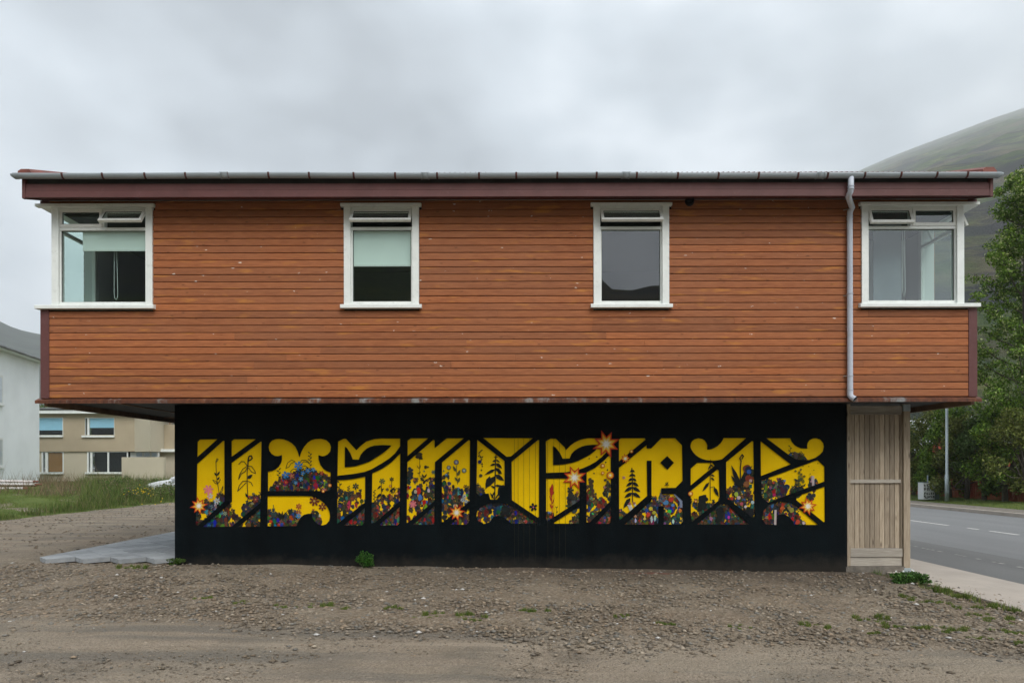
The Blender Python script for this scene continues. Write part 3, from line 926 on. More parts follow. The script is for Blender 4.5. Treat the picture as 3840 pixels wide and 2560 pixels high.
for i, w in enumerate(WIN):
    l, r_ = X(w['l']), X(w['r'])
    cw = X(25.5) - X(0)
    kind = w['kind']
    fr = MB()
    il, ir = l + cw, r_ - cw
    # casings (or the corner post)
    fr.box(l, il, -.024, .11, ZS1 - .005, ZH0 + .001) if kind != 'cl' else fr.box(l, il + .004, -.018, .085, ZS1 - .03, ZH0 + .001)
    fr.box(ir, r_, -.024, .11, ZS1 - .005, ZH0 + .001) if kind != 'cr' else fr.box(ir - .004, r_, -.018, .085, ZS1 - .03, ZH0 + .001)
    # inner frame, a little behind the casing
    fr.box(il, ir, .018, .10, ZS1 - .04, ZP0)                                   # bottom rail
    fr.box(il, ir, .012, .10, ZT0, ZT1)                                         # transom bar
    fr.box(il, ir, .018, .10, ZH0 - .022, ZH0 + .03)                            # head rail
    fr.box(il, il + .022, .020, .10, ZP0, ZT0); fr.box(ir - .022, ir, .020, .10, ZP0, ZT0)
    win = part(fr, 'window', M['white'], bevel=.003)
    win.name = 'window'
    # head and sill boards
    hx0, hx1 = l - .045, r_ + .04
    if kind == 'cl':
        hx0 = X(142)
    if kind == 'cr':
        hx1 = X(3667)
    part(MB().prism_x([(-.062, ZH0), (.03, ZH0 + .004), (.03, ZH1 + .012), (-.062, ZH1)], hx0, hx1), 'head_board', M['white'], win, bevel=.003)
    part(MB().prism_x([(-.075, ZS0), (.03, ZS0), (.03, ZS1 + .024), (-.062, ZS1 + .004), (-.075, ZS1 - .004)], hx0 - .002, hx1 + .004), 'sill', M['white'], win, bevel=.003)
    # big pane and its gasket
    part(MB().sheet(il + .018, ir - .018, .054, ZP0 - .006, ZT0 + .006), 'pane', M['glass'], win)
    gk = MB()
    for q in ((il + .022, ir - .022, ZP0, ZP0 + .006), (il + .022, ir - .022, ZT0 - .007, ZT0), (il + .022, il + .029, ZP0 + .006, ZT0 - .007), (ir - .029, ir - .022, ZP0 + .006, ZT0 - .007)):
        gk.box(q[0], q[1], .040, .050, q[2], q[3])
    part(gk, 'gasket', M['gasket'], win)
    zt, zb = ZH0 - .024, ZT1 + .004
    TL = math.radians(36)
    if kind == 'm':
        sash(win, il + .006, ir - .006, zb, zt, -.012 + .02, TL if i == 1 else TL * .98)
    else:
        xm = (il + ir) / 2
        fr2 = MB().box(xm - .018, xm + .018, .018, .10, ZT1 + .001, ZH0 - .023)
        part(fr2, 'mullion', M['white'], win, bevel=.002)
        if kind == 'cl':
            sash(win, il + .004, xm - .012, zb, zt, .004)
            sash(win, xm + .012, ir - .004, zb, zt, .004, TL)
        else:
            sash(win, il + .004, xm - .012, zb, zt, .004, TL * .6)
            sash(win, xm + .012, ir - .004, zb, zt, .004)
        # the return of the corner window along the side
        s = -1 if kind == 'cl' else 1
        xo = l if s < 0 else r_
        wall_x = XL if s < 0 else XR
        fs = MB()
        xa, xb = (xo + .02, xo + .08) if s < 0 else (xo - .08, xo - .02)
        fs.box(xa, xb, .086, SIDE_Y, ZS1 - .04, ZP0); fs.box(xa, xb, .086, SIDE_Y, ZT0, ZT1)
        fs.box(xa, xb, .086, SIDE_Y, ZH0 - .022, ZH0 + .03)
        fs.box(xa, xb, SIDE_Y - .07, SIDE_Y, ZP0, ZT0 - .001); fs.box(xa, xb, SIDE_Y - .07, SIDE_Y, ZT1, ZH0 - .023)
        part(fs, 'side_frame', M['white'], win, bevel=.003)
        xg = (xa + xb) / 2
        part(MB().sheet_x(xg, .08, SIDE_Y - .065, ZP0 - .005, ZT0 + .005), 'side_pane', M['glass'], win)
        part(MB().sheet_x(xg, .08, SIDE_Y - .065, ZT1 - .005, ZH0 - .015), 'side_pane', M['glass'], win)
        ha, hb = sorted((wall_x + s * .012, xo - s * .09))
        part(MB().box(ha, hb, .031, SIDE_Y + .05, ZH0 + .003, ZH1 + .012), 'side_head_board', M['white'], win, bevel=.003)
        part(MB().box(ha, hb, .031, SIDE_Y + .05, ZS0, ZS1 + .012), 'side_sill', M['white'], win, bevel=.003)
        if kind == 'cr':                        # side light standing open
            sm_ = MB(); z1_, z0_ = ZH0 - .03, ZT1 + .005
            for q in ((.09, SIDE_Y - .08, z0_, z0_ + .04), (.09, SIDE_Y - .08, z1_ - .04, z1_), (.09, .13, z0_ + .04, z1_ - .04), (SIDE_Y - .12, SIDE_Y - .08, z0_ + .04, z1_ - .04)):
                sm_.box(xo, xo + .035, q[0], q[1], q[2], q[3])
            rot = Matrix.Rotation(-math.radians(24), 4, 'Y'); piv = Vector((xo, 0, z1_))
            sm_.v = [tuple(rot @ (Vector(p) - piv) + piv) for p in sm_.v]
            part(sm_, 'side_sash', M['white2'], win, bevel=.003)
    # blinds
    if i == 0:
        part(MB().box(X(300), ir - .024, .082, .086, P(0, 931)[1] - .01, ZT0 - .002), 'roller_blind', M['blind'], win)
        part(MB().box(X(300), ir - .024, .078, .090, P(0, 934)[1] - .01, P(0, 929)[1] - .01), 'blind_bar', M['white'], win)
        part(MB().tube([(X(405), .18, ZT0 + .1), (X(404), .18, ZP0 + .16), (X(406), .18, ZP0 + .10), (X(411), .18, ZP0 + .075), (X(416), .18, ZP0 + .10), (X(418), .18, ZP0 + .16), (X(412), .18, ZT0 + .1)], .003, 5), 'blind_chain', M['blind'], win)
    if i == 1:
        part(MB().box(il + .025, ir - .024, .082, .086, P(1430, 990)[1], ZT0 - .002), 'roller_blind', M['blind'], win)
        part(MB().box(il + .025, ir - .024, .078, .090, P(1430, 993)[1], P(1430, 987)[1]), 'blind_bar', M['white'], win)
    if i == 3:
        part(MB().tube([(X(3412), .18, ZT0 + .1), (X(3411), .18, ZP0 + .18), (X(3416), .18, ZP0 + .10), (X(3421), .18, ZP0 + .18), (X(3418), .18, ZT0 + .1)], .003, 5), 'blind_chain', M['blind'], win)
wins = [o for o in house.children if o.name.startswith('window')]
for o, lb in zip(wins, ('corner window with a short blind, right-hand top light tilted open', 'window with a half-drawn white roller blind and tilted top light',
                        'plain grey window mirroring sky with tilted top light', 'corner window beside the downpipe, left-hand top light ajar')):
    o['label'] = lb

# --- eaves: fascia boards, soffit, gutter, downpipe, roof
EY = -0.376
ef = (D + EY) / F
zf = lambda py: CH + (PY - py) * ef
fz0, fz1, fz2 = zf(737), zf(711), zf(666)
xfl, xfr = (92 - PX) * ef, (3719 - PX) * ef
part(MB().box(xfl + .02, xfr - .02, EY, EY + .03, fz0, fz1 - .002), 'fascia_board', M['trim'], bevel=.004)
part(MB().box(xfl + .02, xfr - .02, EY + .010, EY + .04, fz1 + .002, zf(685)), 'fascia_board', M['trim'], bevel=.004)
part(MB().box(xfl + .02, xfr - .02, EY + .045, EY + .07, zf(690), fz2 + .02), 'eaves_shade_strip', M['soffit'])  # set-back strip coloured dark to stand for the shade under the gutter
for a, b in ((xfl - .03, xfl + .018), (xfr - .018, xfr + .03)):
    part(MB().box(a, b, EY - .004, EY + .05, fz0 - .012, fz2 + .02), 'fascia_end', M['trim'], bevel=.004)
part(MB().box(xfl - .02, xfr + .02, EY + .075, BACK - .034, 5.624, 5.639), 'eaves_soffit', M['trim'])
RP = 0.36                       # roof slope
for a, b in ((xfl - .028, xfl + .012), (xfr - .012, xfr + .028)):
    y1 = BD / 2
    part(MB().add([(a, EY + .05, fz0 - .008), (b, EY + .05, fz0 - .008), (b, y1, fz0 + RP * (y1 - EY) * .9), (a, y1, fz0 + RP * (y1 - EY) * .9),
                   (a, EY + .05, fz2 + .02), (b, EY + .05, fz2 + .02), (b, y1, fz2 + RP * (y1 - EY)), (a, y1, fz2 + RP * (y1 - EY))],
                  [(0, 3, 2, 1), (4, 5, 6, 7), (0, 1, 5, 4), (1, 2, 6, 5), (2, 3, 7, 6), (3, 0, 4, 7)]), 'barge_board', M['trim'])
gab = MB()
for a, b in ((XL + .03, XL + .10), (XR - .10, XR - .03)):
    gab.prism_x([(0.0, 5.58), (BD, 5.58), (BD / 2, 5.58 + RP * BD / 2)], a, b)
part(gab, 'gable_wall', M['trim'])
RZ0 = fz2 + .052                # underside of sheets at the eaves
roof_y0, ridge_y = EY - .07, BD / 2
rz = lambda y: RZ0 + RP * (y - EY)
roof = part(MB().prism_x([(EY + .05, rz(EY) - .03), (EY + .05, rz(EY) - .012), (ridge_y, rz(ridge_y) - .012), (BD - EY, rz(EY) - .012), (BD - EY, rz(EY) - .03), (ridge_y, rz(ridge_y) - .04)][::-1], xfl + .02, xfr - .02), 'roof', M['trim'])
wl_, per = 0.0755, 9
sheet_w = wl_ * per
ns = int(math.ceil((xfr - xfl - .02) / sheet_w))
v, f = [], []
SEG = 8
for side in (0, 1):
    ya, yb = (roof_y0, ridge_y + .02) if side == 0 else (BD - roof_y0, ridge_y - .02)
    za, zb_ = rz(roof_y0), rz(ridge_y + .02)
    v, f = [], []
    for i in range(per * SEG + 1):
        x = i / SEG * wl_; z = .010 * math.cos(2 * math.pi * i / SEG)
        v += [(x, ya, za + z + .012), (x, yb, zb_ + z + .012), (x, ya, za + z + .0105), (x, yb, zb_ + z + .0105)]
    for i in range(per * SEG):
        a = 4 * i
        f += [(a, a + 4, a + 5, a + 1), (a + 2, a + 3, a + 7, a + 6), (a, a + 2, a + 6, a + 4)]
    me = MB().add(v, f).mesh('roof_sheet'); me.materials.append(M['roof'])
    for k in range(ns):
        o = link('roof_sheet', me, None, roof, True); o.location = (xfl + .01 + k * sheet_w, 0, .002 * (k % 2))
for a, b in ((xfl - .05, xfl + .16), (xfr - .16, xfr + .05)):
    y0, y1 = EY - .06, ridge_y
    pr = [(a, .0), (a, .055), (a + .05, .085), (b - .05, .085), (b, .02), (b, 0)]
    v = [(p[0], y0, rz(y0) + p[1]) for p in pr] + [(p[0], y1, rz(y1) + p[1]) for p in pr]
    n = len(pr)
    part(MB().add(v, [((i + 1) % n, i, n + i, n + (i + 1) % n) for i in range(n)] + [tuple(range(n)), tuple(range(2 * n - 1, n - 1, -1))]), 'verge_cap', M['roof'], roof)

GY = EY - .062
gk_ = (D + GY) / F
gxl, gxr = (72 - PX) * gk_, (3735 - PX) * gk_


def gzc(x):                     # gutter axis height: falls gently to the downpipe
    return CH + (PY - 649) * gk_ - .004 - .016 * sm(-6, 6, x) + .004 * math.sin(x * 1.3)


gm = MB(); GR = .052
xs_g = list(np.linspace(gxl, gxr, 60)); SG = 12
v, f = [], []
for x in xs_g:
    for rr in (GR, GR - .004):
        for k in range(SG + 1):
            a = math.pi + math.pi * k / SG
            v.append((x, GY + rr * math.cos(a), gzc(x) + 1.30 * rr * math.sin(a)))
n2 = 2 * (SG + 1)
for i in range(len(xs_g) - 1):
    for k in range(SG):
        a = i * n2 + k
        f.append((a, a + 1, a + 1 + n2, a + n2))
        b = i * n2 + SG + 1 + k
        f.append((b + 1, b, b + n2, b + 1 + n2))
    for k in (0, SG):
        a = i * n2 + k; b = a + SG + 1
        f.append((a, a + n2, b + n2, b))
gutter = part(gm.add(v, f), 'gutter', M['gutter'], smooth=True)
for xe, sg in ((gxl, -1), (gxr, 1)):           # tapered stop ends
    ce = MB(); v = []
    for t_, rr in ((0, GR + .004), (.05, GR + .003), (.075, GR * .8), (.11, GR * .45)):
        for k in range(SG + 1):
            a = math.pi + math.pi * k / SG
            v.append((xe + sg * t_, GY + rr * math.cos(a), gzc(xe) + 1.30 * rr * math.sin(a)))
    n1 = SG + 1
    ce.add(v, [(j * n1 + k, j * n1 + k + 1, (j + 1) * n1 + k + 1, (j + 1) * n1 + k) for j in range(3) for k in range(SG)] + [tuple(3 * n1 + k for k in range(n1))] + [(j * n1, (j + 1) * n1, (j + 1) * n1 + SG, j * n1 + SG) for j in range(3)])
    part(ce, 'stop_end', M['gutter'], gutter, True)


def gutter_band(x0, x1, rr, name, mat, th=.004):
    v = []
    for x in (x0, x1):
        for q in (rr, rr - th):
            for k in range(SG + 1):
                a = math.pi + math.pi * k / SG
                v.append((x, GY + q * math.cos(a), gzc(x) + 1.30 * q * math.sin(a) + .003))
    n1 = SG + 1
    f_ = [(k, k + 1, 2 * n1 + k + 1, 2 * n1 + k) for k in range(SG)] + [(k + 1, k, n1 + k, n1 + k + 1) for k in range(SG)] + [(2 * n1 + k, 2 * n1 + k + 1, 3 * n1 + k + 1, 3 * n1 + k) for k in range(SG)]
    return part(MB().add(v, f_), name, mat, gutter, True)


for px in (148, 240, 337, 430, 526, 620, 713, 815, 910, 1006, 1102, 1187, 1281, 1371, 1463, 1557, 1650, 1742, 1832, 1900, 1985, 2068, 2150, 2220):
    x = (px * 1.63265 - PX) * gk_
    gutter_band(x - .014, x + .014, GR + .005, 'gutter_bracket', M['bracket'])
for px in (518, 978, 1438, 1884):
    x = (px * 1.63265 - PX) * gk_
    gutter_band(x - .05, x + .05, GR + .006, 'gutter_union', M['gutter'])
    gutter_band(x - .058, x - .048, GR + .010, 'gutter_union', M['gutter']); gutter_band(x + .048, x + .058, GR + .010, 'gutter_union', M['gutter'])

dp = MB(); PR = .0405
xt, xw = (3193 - PX) * gk_, X(3182)
DY = -.055
zg = gzc(xt) - .06
dtop = [(xt, GY, zg + .01), (xt, GY, zg - .17), (xt - .004, GY + .02, zg - .22), (xw + .02, DY - .12, zg - .36), (xw, DY, zg - .42), (xw, DY, zg - .52)]
ze = P(3182, 1478)[1]
downpipe = part(MB().tube([(xt, GY, zg + .01), (xt, GY, zg - .16), (xt, GY + .015, zg - .20), (xt - .01, GY + .06, zg - .245), (xw + .012, DY - .05, zg - .315), (xw, DY - .012, zg - .355), (xw, DY, zg - .40), (xw, DY, ze + .02), (xw, DY, ze)], PR, 18), 'downpipe', M['pipe'], smooth=True)
bend = MB().tube([(xw, DY, ze + .05), (xw, DY, ze - .015), (xw + .012, DY - .02, ze - .05), (xw + .045, DY - .06, ze - .085)], PR + .003, 18, cap=False)
part(bend, 'shoe', M['pipe'], downpipe, True)
part(MB().tube([(xw + .039, DY - .053, ze - .079), (xw + .0445, DY - .0594, ze - .0845)], PR + .001, 18), 'outlet', M['vent'], downpipe)
for z in (zg - .13, zg - .17, zg - .43, zg - .47, P(0, 1418)[1], P(0, 1470)[1], P(0, 1112)[1]):
    xx, yy = (xt, GY) if z > zg - .2 else (xw, DY)
    part(MB().tube([(xx, yy, z), (xx, yy, z + .008)], PR + .006, 18), 'pipe_collar', M['pipe'], downpipe)
for z in (P(0, 795)[1], P(0, 1116)[1], P(0, 1417)[1]):
    part(MB().tube([(xw - .075, .0, z), (xw - .02, DY, z)], .006, 6), 'pipe_clip', M['screen_x'], downpipe)

# vent pipe in the cladding
vx, vz = P(2585, 757)
vm = MB().tube([(vx, .0, vz), (vx, -.075, vz)], .056, 24, cap=False).tube([(vx, .0, vz), (vx, -.075, vz)], .050, 24, cap=False)
vent = part(vm, 'vent_pipe', M['vent'], smooth=True)
part(MB().tube([(vx, -.02, vz), (vx, -.018, vz)], .051, 24), 'vent_flap', M['vent'], vent)
part(MB().tube([(vx, -.001, vz), (vx, -.010, vz)], .070, 24), 'vent_collar', M['vent'], vent)

# --- drip flashing and underside of the jutting floor
fxl, fxr = XL - .06, XR + .035
flash = MB().prism_x([(-.055, ZB - .088), (-.052, ZB - .088), (-.050, ZB - .045), (.03, ZB - .008), (.03, ZB - .004), (-.055, ZB - .042)], fxl, fxr)
part(flash, 'drip_flashing', M['rust'])
for xx in (fxl, fxr - .05):
    part(MB().box(xx, xx + .05, .03, BD, ZB - .07, ZB - .012), 'side_flashing', M['rust'])
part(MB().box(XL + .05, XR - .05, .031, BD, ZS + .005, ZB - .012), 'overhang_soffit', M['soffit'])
for xx in (XL + .02, XR - .07):
    part(MB().box(xx, xx + .05, .04, BD, ZS - .085, ZS + .004), 'edge_beam', M['beam'])
for k, yy in enumerate((.06, 3.6)):
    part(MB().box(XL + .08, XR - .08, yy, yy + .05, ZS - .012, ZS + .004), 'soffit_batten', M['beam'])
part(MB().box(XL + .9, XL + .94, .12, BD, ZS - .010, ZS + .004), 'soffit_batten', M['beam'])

# ------------------------------------------------------------------ mural wall
BXL, BXR = (655 - PX) * (D + R_W) / F, (3175 - PX) * (D + R_W) / F
YW = R_W + .024                 # body behind the paint layers
mural = part(MB().box(BXL, BXR, YW, BD, -.6, ZS - .002), 'mural_wall', M['black'])
mural['label'] = 'black ground-floor wall painted with yellow lettering and flowers'
KW = (D + R_W) / F


def W(crop, u, v_):
    ox, oy = {'A': (700, 1620), 'B': (1230, 1620), 'C': (1740, 1600), 'D': (2280, 1600), 'E': (2540, 1600)}[crop]
    px, py = ox + u / 3.92, oy + v_ / 3.92
    dx, dy = px - PX, PY - py
    return ((dx + ROLL * dy) * KW, CH + (dy - ROLL * dx) * KW)


PIECES = [  # letter, crop, outline, holes
 (1,'A',[(155,140),(190,106),(450,102),(150,368)]),
 (1,'A',[(148,465),(530,125),(553,125),(555,1015),(165,1370),(135,1360)]),
 (1,'A',[(655,130),(690,102),(1015,102),(655,362)]),
 (1,'A',[(655,447),(1085,135),(1100,140),(1085,1030),(660,1385),(235,1390),(590,1080),(660,1022)]),
 (1,'A',[(1080,1120),(1078,1385),(760,1388)]),
 (2,'A',[(1190,862),(1190,578),(1245,570),(1300,545),(1350,505),(1385,445),(1395,400),(1395,335),(1340,350),(1290,345),(1240,315),(1210,270),(1200,215),(1215,160),(1255,118),(1300,100),(1350,95),(1430,105),(1490,127),(1545,160),(1595,210),(1630,280),(1655,365),(1680,290),(1720,215),(1775,150),(1830,115),(1890,98),(1970,95),(2050,115),(2100,160),(2120,215),(2110,280),(2070,325),(2030,345),(1990,352),(1935,335),(1938,400),(1965,480),(2010,540),(2060,570),(2115,590),(2112,862)]),
 (2,'A',[(1185,935),(1760,935),(1830,940),(1900,960),(1970,1000),(2030,1050),(2075,1110),(2100,1175),(2107,1235),(2095,1300),(2050,1350),(1990,1368),(1930,1348),(1880,1305),(1850,1260),(1840,1230),(1848,1197),(1780,1195),(1725,1210),(1680,1245),(1640,1305),(1620,1376),(1185,1380)]),
 (3,'B',[(145,135),(225,95),(262,95),(415,262),(470,205),(560,135),(680,98),(800,90),(1060,92),(1060,205),(985,310),(900,385),(800,450),(640,542),(540,580),(380,610),(135,638)],[[(245,515),(248,212),(275,225),(330,310),(365,398),(452,400),(480,330),(520,280),(570,238),(620,213),(680,195),(800,186),(935,193),(860,265),(780,325),(700,375),(620,425),(540,455),(400,498)]]),
 (3,'B',[(133,703),(260,697),(380,683),(545,650),(545,1030),(135,1340)]),
 (3,'B',[(540,1110),(535,1325),(495,1368),(230,1368)]),
 (3,'B',[(648,600),(720,570),(800,530),(930,440),(1062,310),(1055,1010),(690,1325),(637,1335)]),
 (3,'B',[(1050,1100),(1050,1335),(1020,1365),(745,1365)]),
 (4,'B',[(1168,125),(1215,88),(1470,88),(1168,348)]),
 (4,'B',[(1165,437),(1550,108),(1568,125),(1568,232),(1745,88),(1995,88),(1572,437),(1565,1010),(1175,1325),(1155,1330)]),
 (4,'B',[(1565,1080),(1563,1355),(1245,1358)]),
 (4,'B',[(1675,440),(2070,112),(2088,125),(2080,1020),(1690,1318),(1672,1318)]),
 (4,'B',[(2076,1110),(2075,1310),(2035,1355),(1800,1355)]),
 (5,'C',[(285,160),(1010,165),(690,432),(625,437)]),
 (5,'C',[(195,190),(595,500),(597,880),(535,890),(520,940),(540,1000),(480,1065),(385,1065),(360,975),(280,985),(235,1022),(182,965)]),
 (5,'C',[(700,510),(1090,190),(1105,195),(1102,1320),(1085,1332),(705,1075)]),
 (5,'C',[(180,1290),(200,1230),(240,1185),(330,1130),(480,1110),(620,1130),(720,1170),(900,1290),(1080,1415),(700,1420),(600,1335),(500,1300),(430,1320),(380,1395),(290,1425),(200,1370)]),
 (6,'C',[(1205,210),(1275,170),(1350,172),(1480,300),(1500,338),(1570,268),(1630,225),(1700,192),(1760,175),(1830,165),(2060,165),(2160,170),(2160,290),(2100,365),(2030,437),(1940,510),(1850,560),(1750,605),(1650,638),(1500,664),(1208,675)],[[(1310,560),(1308,280),(1345,300),(1410,380),(1450,465),(1552,462),(1580,395),(1625,348),(1680,312),(1740,285),(1800,270),(1900,260),(2000,262),(1930,350),(1850,410),(1760,457),(1680,497),(1600,525),(1450,553)]]),
 (6,'C',[(1208,758),(1450,755),(1700,760),(1700,1080),(1225,1385),(1208,1340)]),
 (6,'C',[(1700,1165),(1695,1420),(1300,1420)]),
 (6,'C',[(1803,665),(1930,600),(2050,500),(2160,395),(2160,1080),(1850,1400),(1803,1400)]),
 (6,'C',[(2163,1170),(2160,1395),(2130,1420),(1930,1420)]),
 (7,'D',[(162,190),(190,165),(540,165),(555,185),(162,505)]),
 (7,'D',[(162,600),(570,265),(572,315),(635,315),(785,165),(990,165),(1092,270),(1100,790),(1000,893),(785,898),(785,985),(985,985),(1100,1090),(1100,1390),(1065,1432),(820,1432),(822,1165),(740,1165),(738,1432),(245,1432),(640,1085),(640,495),(573,495),(580,1012),(200,1345),(165,1370)],[[(870,425),(970,525),(875,628),(768,525)]]),
 (8,'E',[(680,162),(1015,162),(665,472),(600,488),(540,493),(480,492),(420,484),(370,470),(315,445),(270,412),(235,375),(210,335),(197,305),(193,280),(205,230),(225,202),(255,182),(310,165),(370,175),(405,197),(430,230),(445,265),(443,332),(480,330),(530,315),(590,283),(640,235),(665,200)]),
 (8,'E',[(197,612),(295,525),(518,525),(553,568),(197,860)]),
 (8,'E',[(197,940),(590,620),(615,640),(625,1070),(220,1390),(203,1390)]),
 (8,'E',[(718,515),(1100,205),(1122,215),(1140,1300),(1120,1340),(720,1040)]),
 (8,'E',[(640,1130),(740,1140),(1050,1430),(290,1432)]),
 (9,'E',[(1225,205),(1672,548),(1230,722)]),
 (9,'E',[(1310,165),(1665,165),(1690,220),(1725,262),(1770,292),(1830,314),(1910,318),(1908,270),(1918,230),(1945,195),(1990,170),(2050,165),(2110,185),(2150,235),(2162,290),(2145,360),(2100,410),(2030,455),(1950,482),(1850,487),(1790,482),(1740,470),(1695,450),(1660,425)]),
 (9,'E',[(1235,785),(2065,485),(2168,580),(2168,800),(1530,1035),(1400,1090),(1340,1110),(1270,1060),(1240,1000)]),
 (9,'E',[(2170,875),(2175,1390),(2155,1400),(1750,1075),(1750,1020)]),
 (9,'E',[(1340,1150),(1430,1110),(1560,1095),(1680,1120),(1760,1170),(2075,1438),(1718,1438),(1705,1400),(1670,1345),(1620,1305),(1560,1280),(1470,1290),(1465,1438),(1300,1430),(1250,1350),(1270,1230)]),
]


def area2(p):
    return sum(p[i][0] * p[(i + 1) % len(p)][1] - p[(i + 1) % len(p)][0] * p[i][1] for i in range(len(p)))


def fill(loops, y):
    """triangles of a polygon with holes, facing -y"""
    loops = [[Vector((a, b, 0)) for a, b in lp] for lp in loops]
    flat = [p for lp in loops for p in lp]
    tris = tessellate_polygon(loops)
    v = [(p.x, y, p.y) for p in flat]
    out = []
    for t_ in tris:
        a, b, c = (flat[i] for i in t_)
        out.append(t_ if (b.x - a.x) * (c.y - a.y) - (b.y - a.y) * (c.x - a.x) > 0 else t_[::-1])
    return v, out


YY = R_W + .020                 # yellow behind, flowers between, black stencil in front at R_W
letters, holes_world = {}, []
for p in PIECES:
    li, cp, out = p[0], p[1], p[2]
    loops = [[W(cp, *q) for q in out]] + [[W(cp, *q) for q in h] for h in (p[3] if len(p) > 3 else [])]
    letters.setdefault(li, MB())
    # the yellow of a letter reaches a hair past its outline; the black field trims it
    vv, ff = fill([loops[0]], YY)
    letters[li].add(vv, ff)
    holes_world.append(loops)
for li, mb in letters.items():
    part(mb, 'painted_letter', M['yellow'], mural)
# black field with letter-shaped openings
pts, edges = [], []


def add_loop(lp):
    n0 = len(pts)
    pts.extend(Vector(q) for q in lp)
    edges.extend((n0 + i, n0 + (i + 1) % len(lp)) for i in range(len(lp)))


add_loop([(BXL, -.45), (BXR, -.45), (BXR, ZS - .002), (BXL, ZS - .002)])
for lps in holes_world:
    for lp in lps:
        add_loop(lp)
res = delaunay_2d_cdt(pts, edges, [], 0, 1e-6)
rv, rf = res[0], res[2]


def inside(pt, lp):
    c, n = False, len(lp)
    for i in range(n):
        (x1, y1), (x2, y2) = lp[i], lp[(i + 1) % n]
        if (y1 > pt[1]) != (y2 > pt[1]) and pt[0] < (x2 - x1) * (pt[1] - y1) / (y2 - y1) + x1:
            c = not c
    return c


def in_letter(pt):
    for lps in holes_world:
        if inside(pt, lps[0]) and not any(inside(pt, h) for h in lps[1:]):
            return True
    return False


keep = []
for t_ in rf:
    c = sum((rv[i] for i in t_), Vector((0, 0))) / len(t_)
    if not in_letter(c):
        a, b, d_ = (rv[i] for i in t_[:3])
        keep.append(tuple(t_) if (b - a).cross(d_ - a) > 0 else tuple(t_[::-1]))
part(MB().add([(p.x, R_W, p.y) for p in rv], keep), 'black_field', M['black'], mural)

# painted flowers
PAL_D = [(0.010, 0.014, 0.012), (0.020, 0.022, 0.016), (0.05, 0.02, 0.015), (0.09, 0.045, 0.02), (0.014, 0.035, 0.030), (0.035, 0.05, 0.02), (0.012, 0.03, 0.075), (0.10, 0.06, 0.03)]
PAL_B = [(0.55, 0.03, 0.02), (0.02, 0.13, 0.40), (0.04, 0.24, 0.52), (0.55, 0.16, 0.08), (0.60, 0.52, 0.42), (0.48, 0.13, 0.015), (0.55, 0.36, 0.02), (0.30, 0.03, 0.02), (0.03, 0.15, 0.12), (0.50, 0.13, 0.16), (0.12, 0.14, 0.02), (0.04, 0.2, 0.45)]
rf_ = random.Random(77)
flw = MB(); level = [0]
UNIT = KW / 3.92


def nexty():
    level[0] += 1
    return YY - .001 - min(level[0], 1640) * .000011


def blob(cx, cz, r, col, n=9, jag=.35, sx=1.0, sz=1.0, rot=None):
    y = nexty()
    a0 = rf_.uniform(0, 6.28)
    pts_ = []
    for i in range(n):
        a = a0 + 2 * math.pi * i / n
        q = r * (1 - jag * rf_.random())
        pts_.append((cx + q * sx * math.cos(a), y, cz + q * sz * math.sin(a)))
    flw.add([(cx, y, cz)] + pts_, [(0, 1 + i, 1 + (i + 1) % n) for i in range(n)], tuple(min(1, c * rf_.uniform(.75, 1.25)) for c in col))


def flower(cx, cz, r, col, eye=(.4, .25, .02), petals=5, mb=None, y=None):
    y = nexty() if y is None else y
    mb = mb or flw
    a0 = rf_.uniform(0, 6.28); pts_ = []
    for i in range(petals * 4):
        a = a0 + 2 * math.pi * i / (petals * 4)
        q = r * (1.0, .92, .38, .92)[i % 4]
        pts_.append((cx + q * math.cos(a), y, cz + q * math.sin(a)))
    n = len(pts_)
    mb.add([(cx, y, cz)] + pts_, [(0, 1 + i, 1 + (i + 1) % n) for i in range(n)], col)
    e_ = [(cx + r * .25 * math.cos(k), y - .00001, cz + r * .25 * math.sin(k)) for k in np.linspace(0, 6.28, 7)[:-1]]
    mb.add(e_, [tuple(range(6))], eye)


def leaf(x0, z0, x1, z1, wd, col=(0.010, 0.013, 0.010)):
    y = nexty()
    dx, dz = x1 - x0, z1 - z0
    L = math.hypot(dx, dz) or 1e-6
    nx_, nz_ = -dz / L * wd, dx / L * wd
    v_ = [(x0, y, z0), (x0 + dx * .3 + nx_, y, z0 + dz * .3 + nz_), (x0 + dx * .65 + nx_ * .8, y, z0 + dz * .65 + nz_ * .8), (x1, y, z1), (x0 + dx * .65 - nx_ * .8, y, z0 + dz * .65 - nz_ * .8), (x0 + dx * .3 - nx_, y, z0 + dz * .3 - nz_)]
    flw.add(v_, [(0, 5, 4, 3, 2, 1)], col)


def stroke(pl, wd, col=(0.010, 0.013, 0.010)):
    for (x0, z0), (x1, z1) in zip(pl[:-1], pl[1:]):
        y = nexty()
        dx, dz = x1 - x0, z1 - z0
        L = math.hypot(dx, dz) or 1e-6
        nx_, nz_ = -dz / L * wd * .5, dx / L * wd * .5
        ex, ez = dx / L * wd * .4, dz / L * wd * .4
        flw.add([(x0 - ex + nx_, y, z0 - ez + nz_), (x0 - ex - nx_, y, z0 - ez - nz_), (x1 + ex - nx_, y, z1 + ez - nz_), (x1 + ex + nx_, y, z1 + ez + nz_)], [(0, 1, 2, 3)], col)


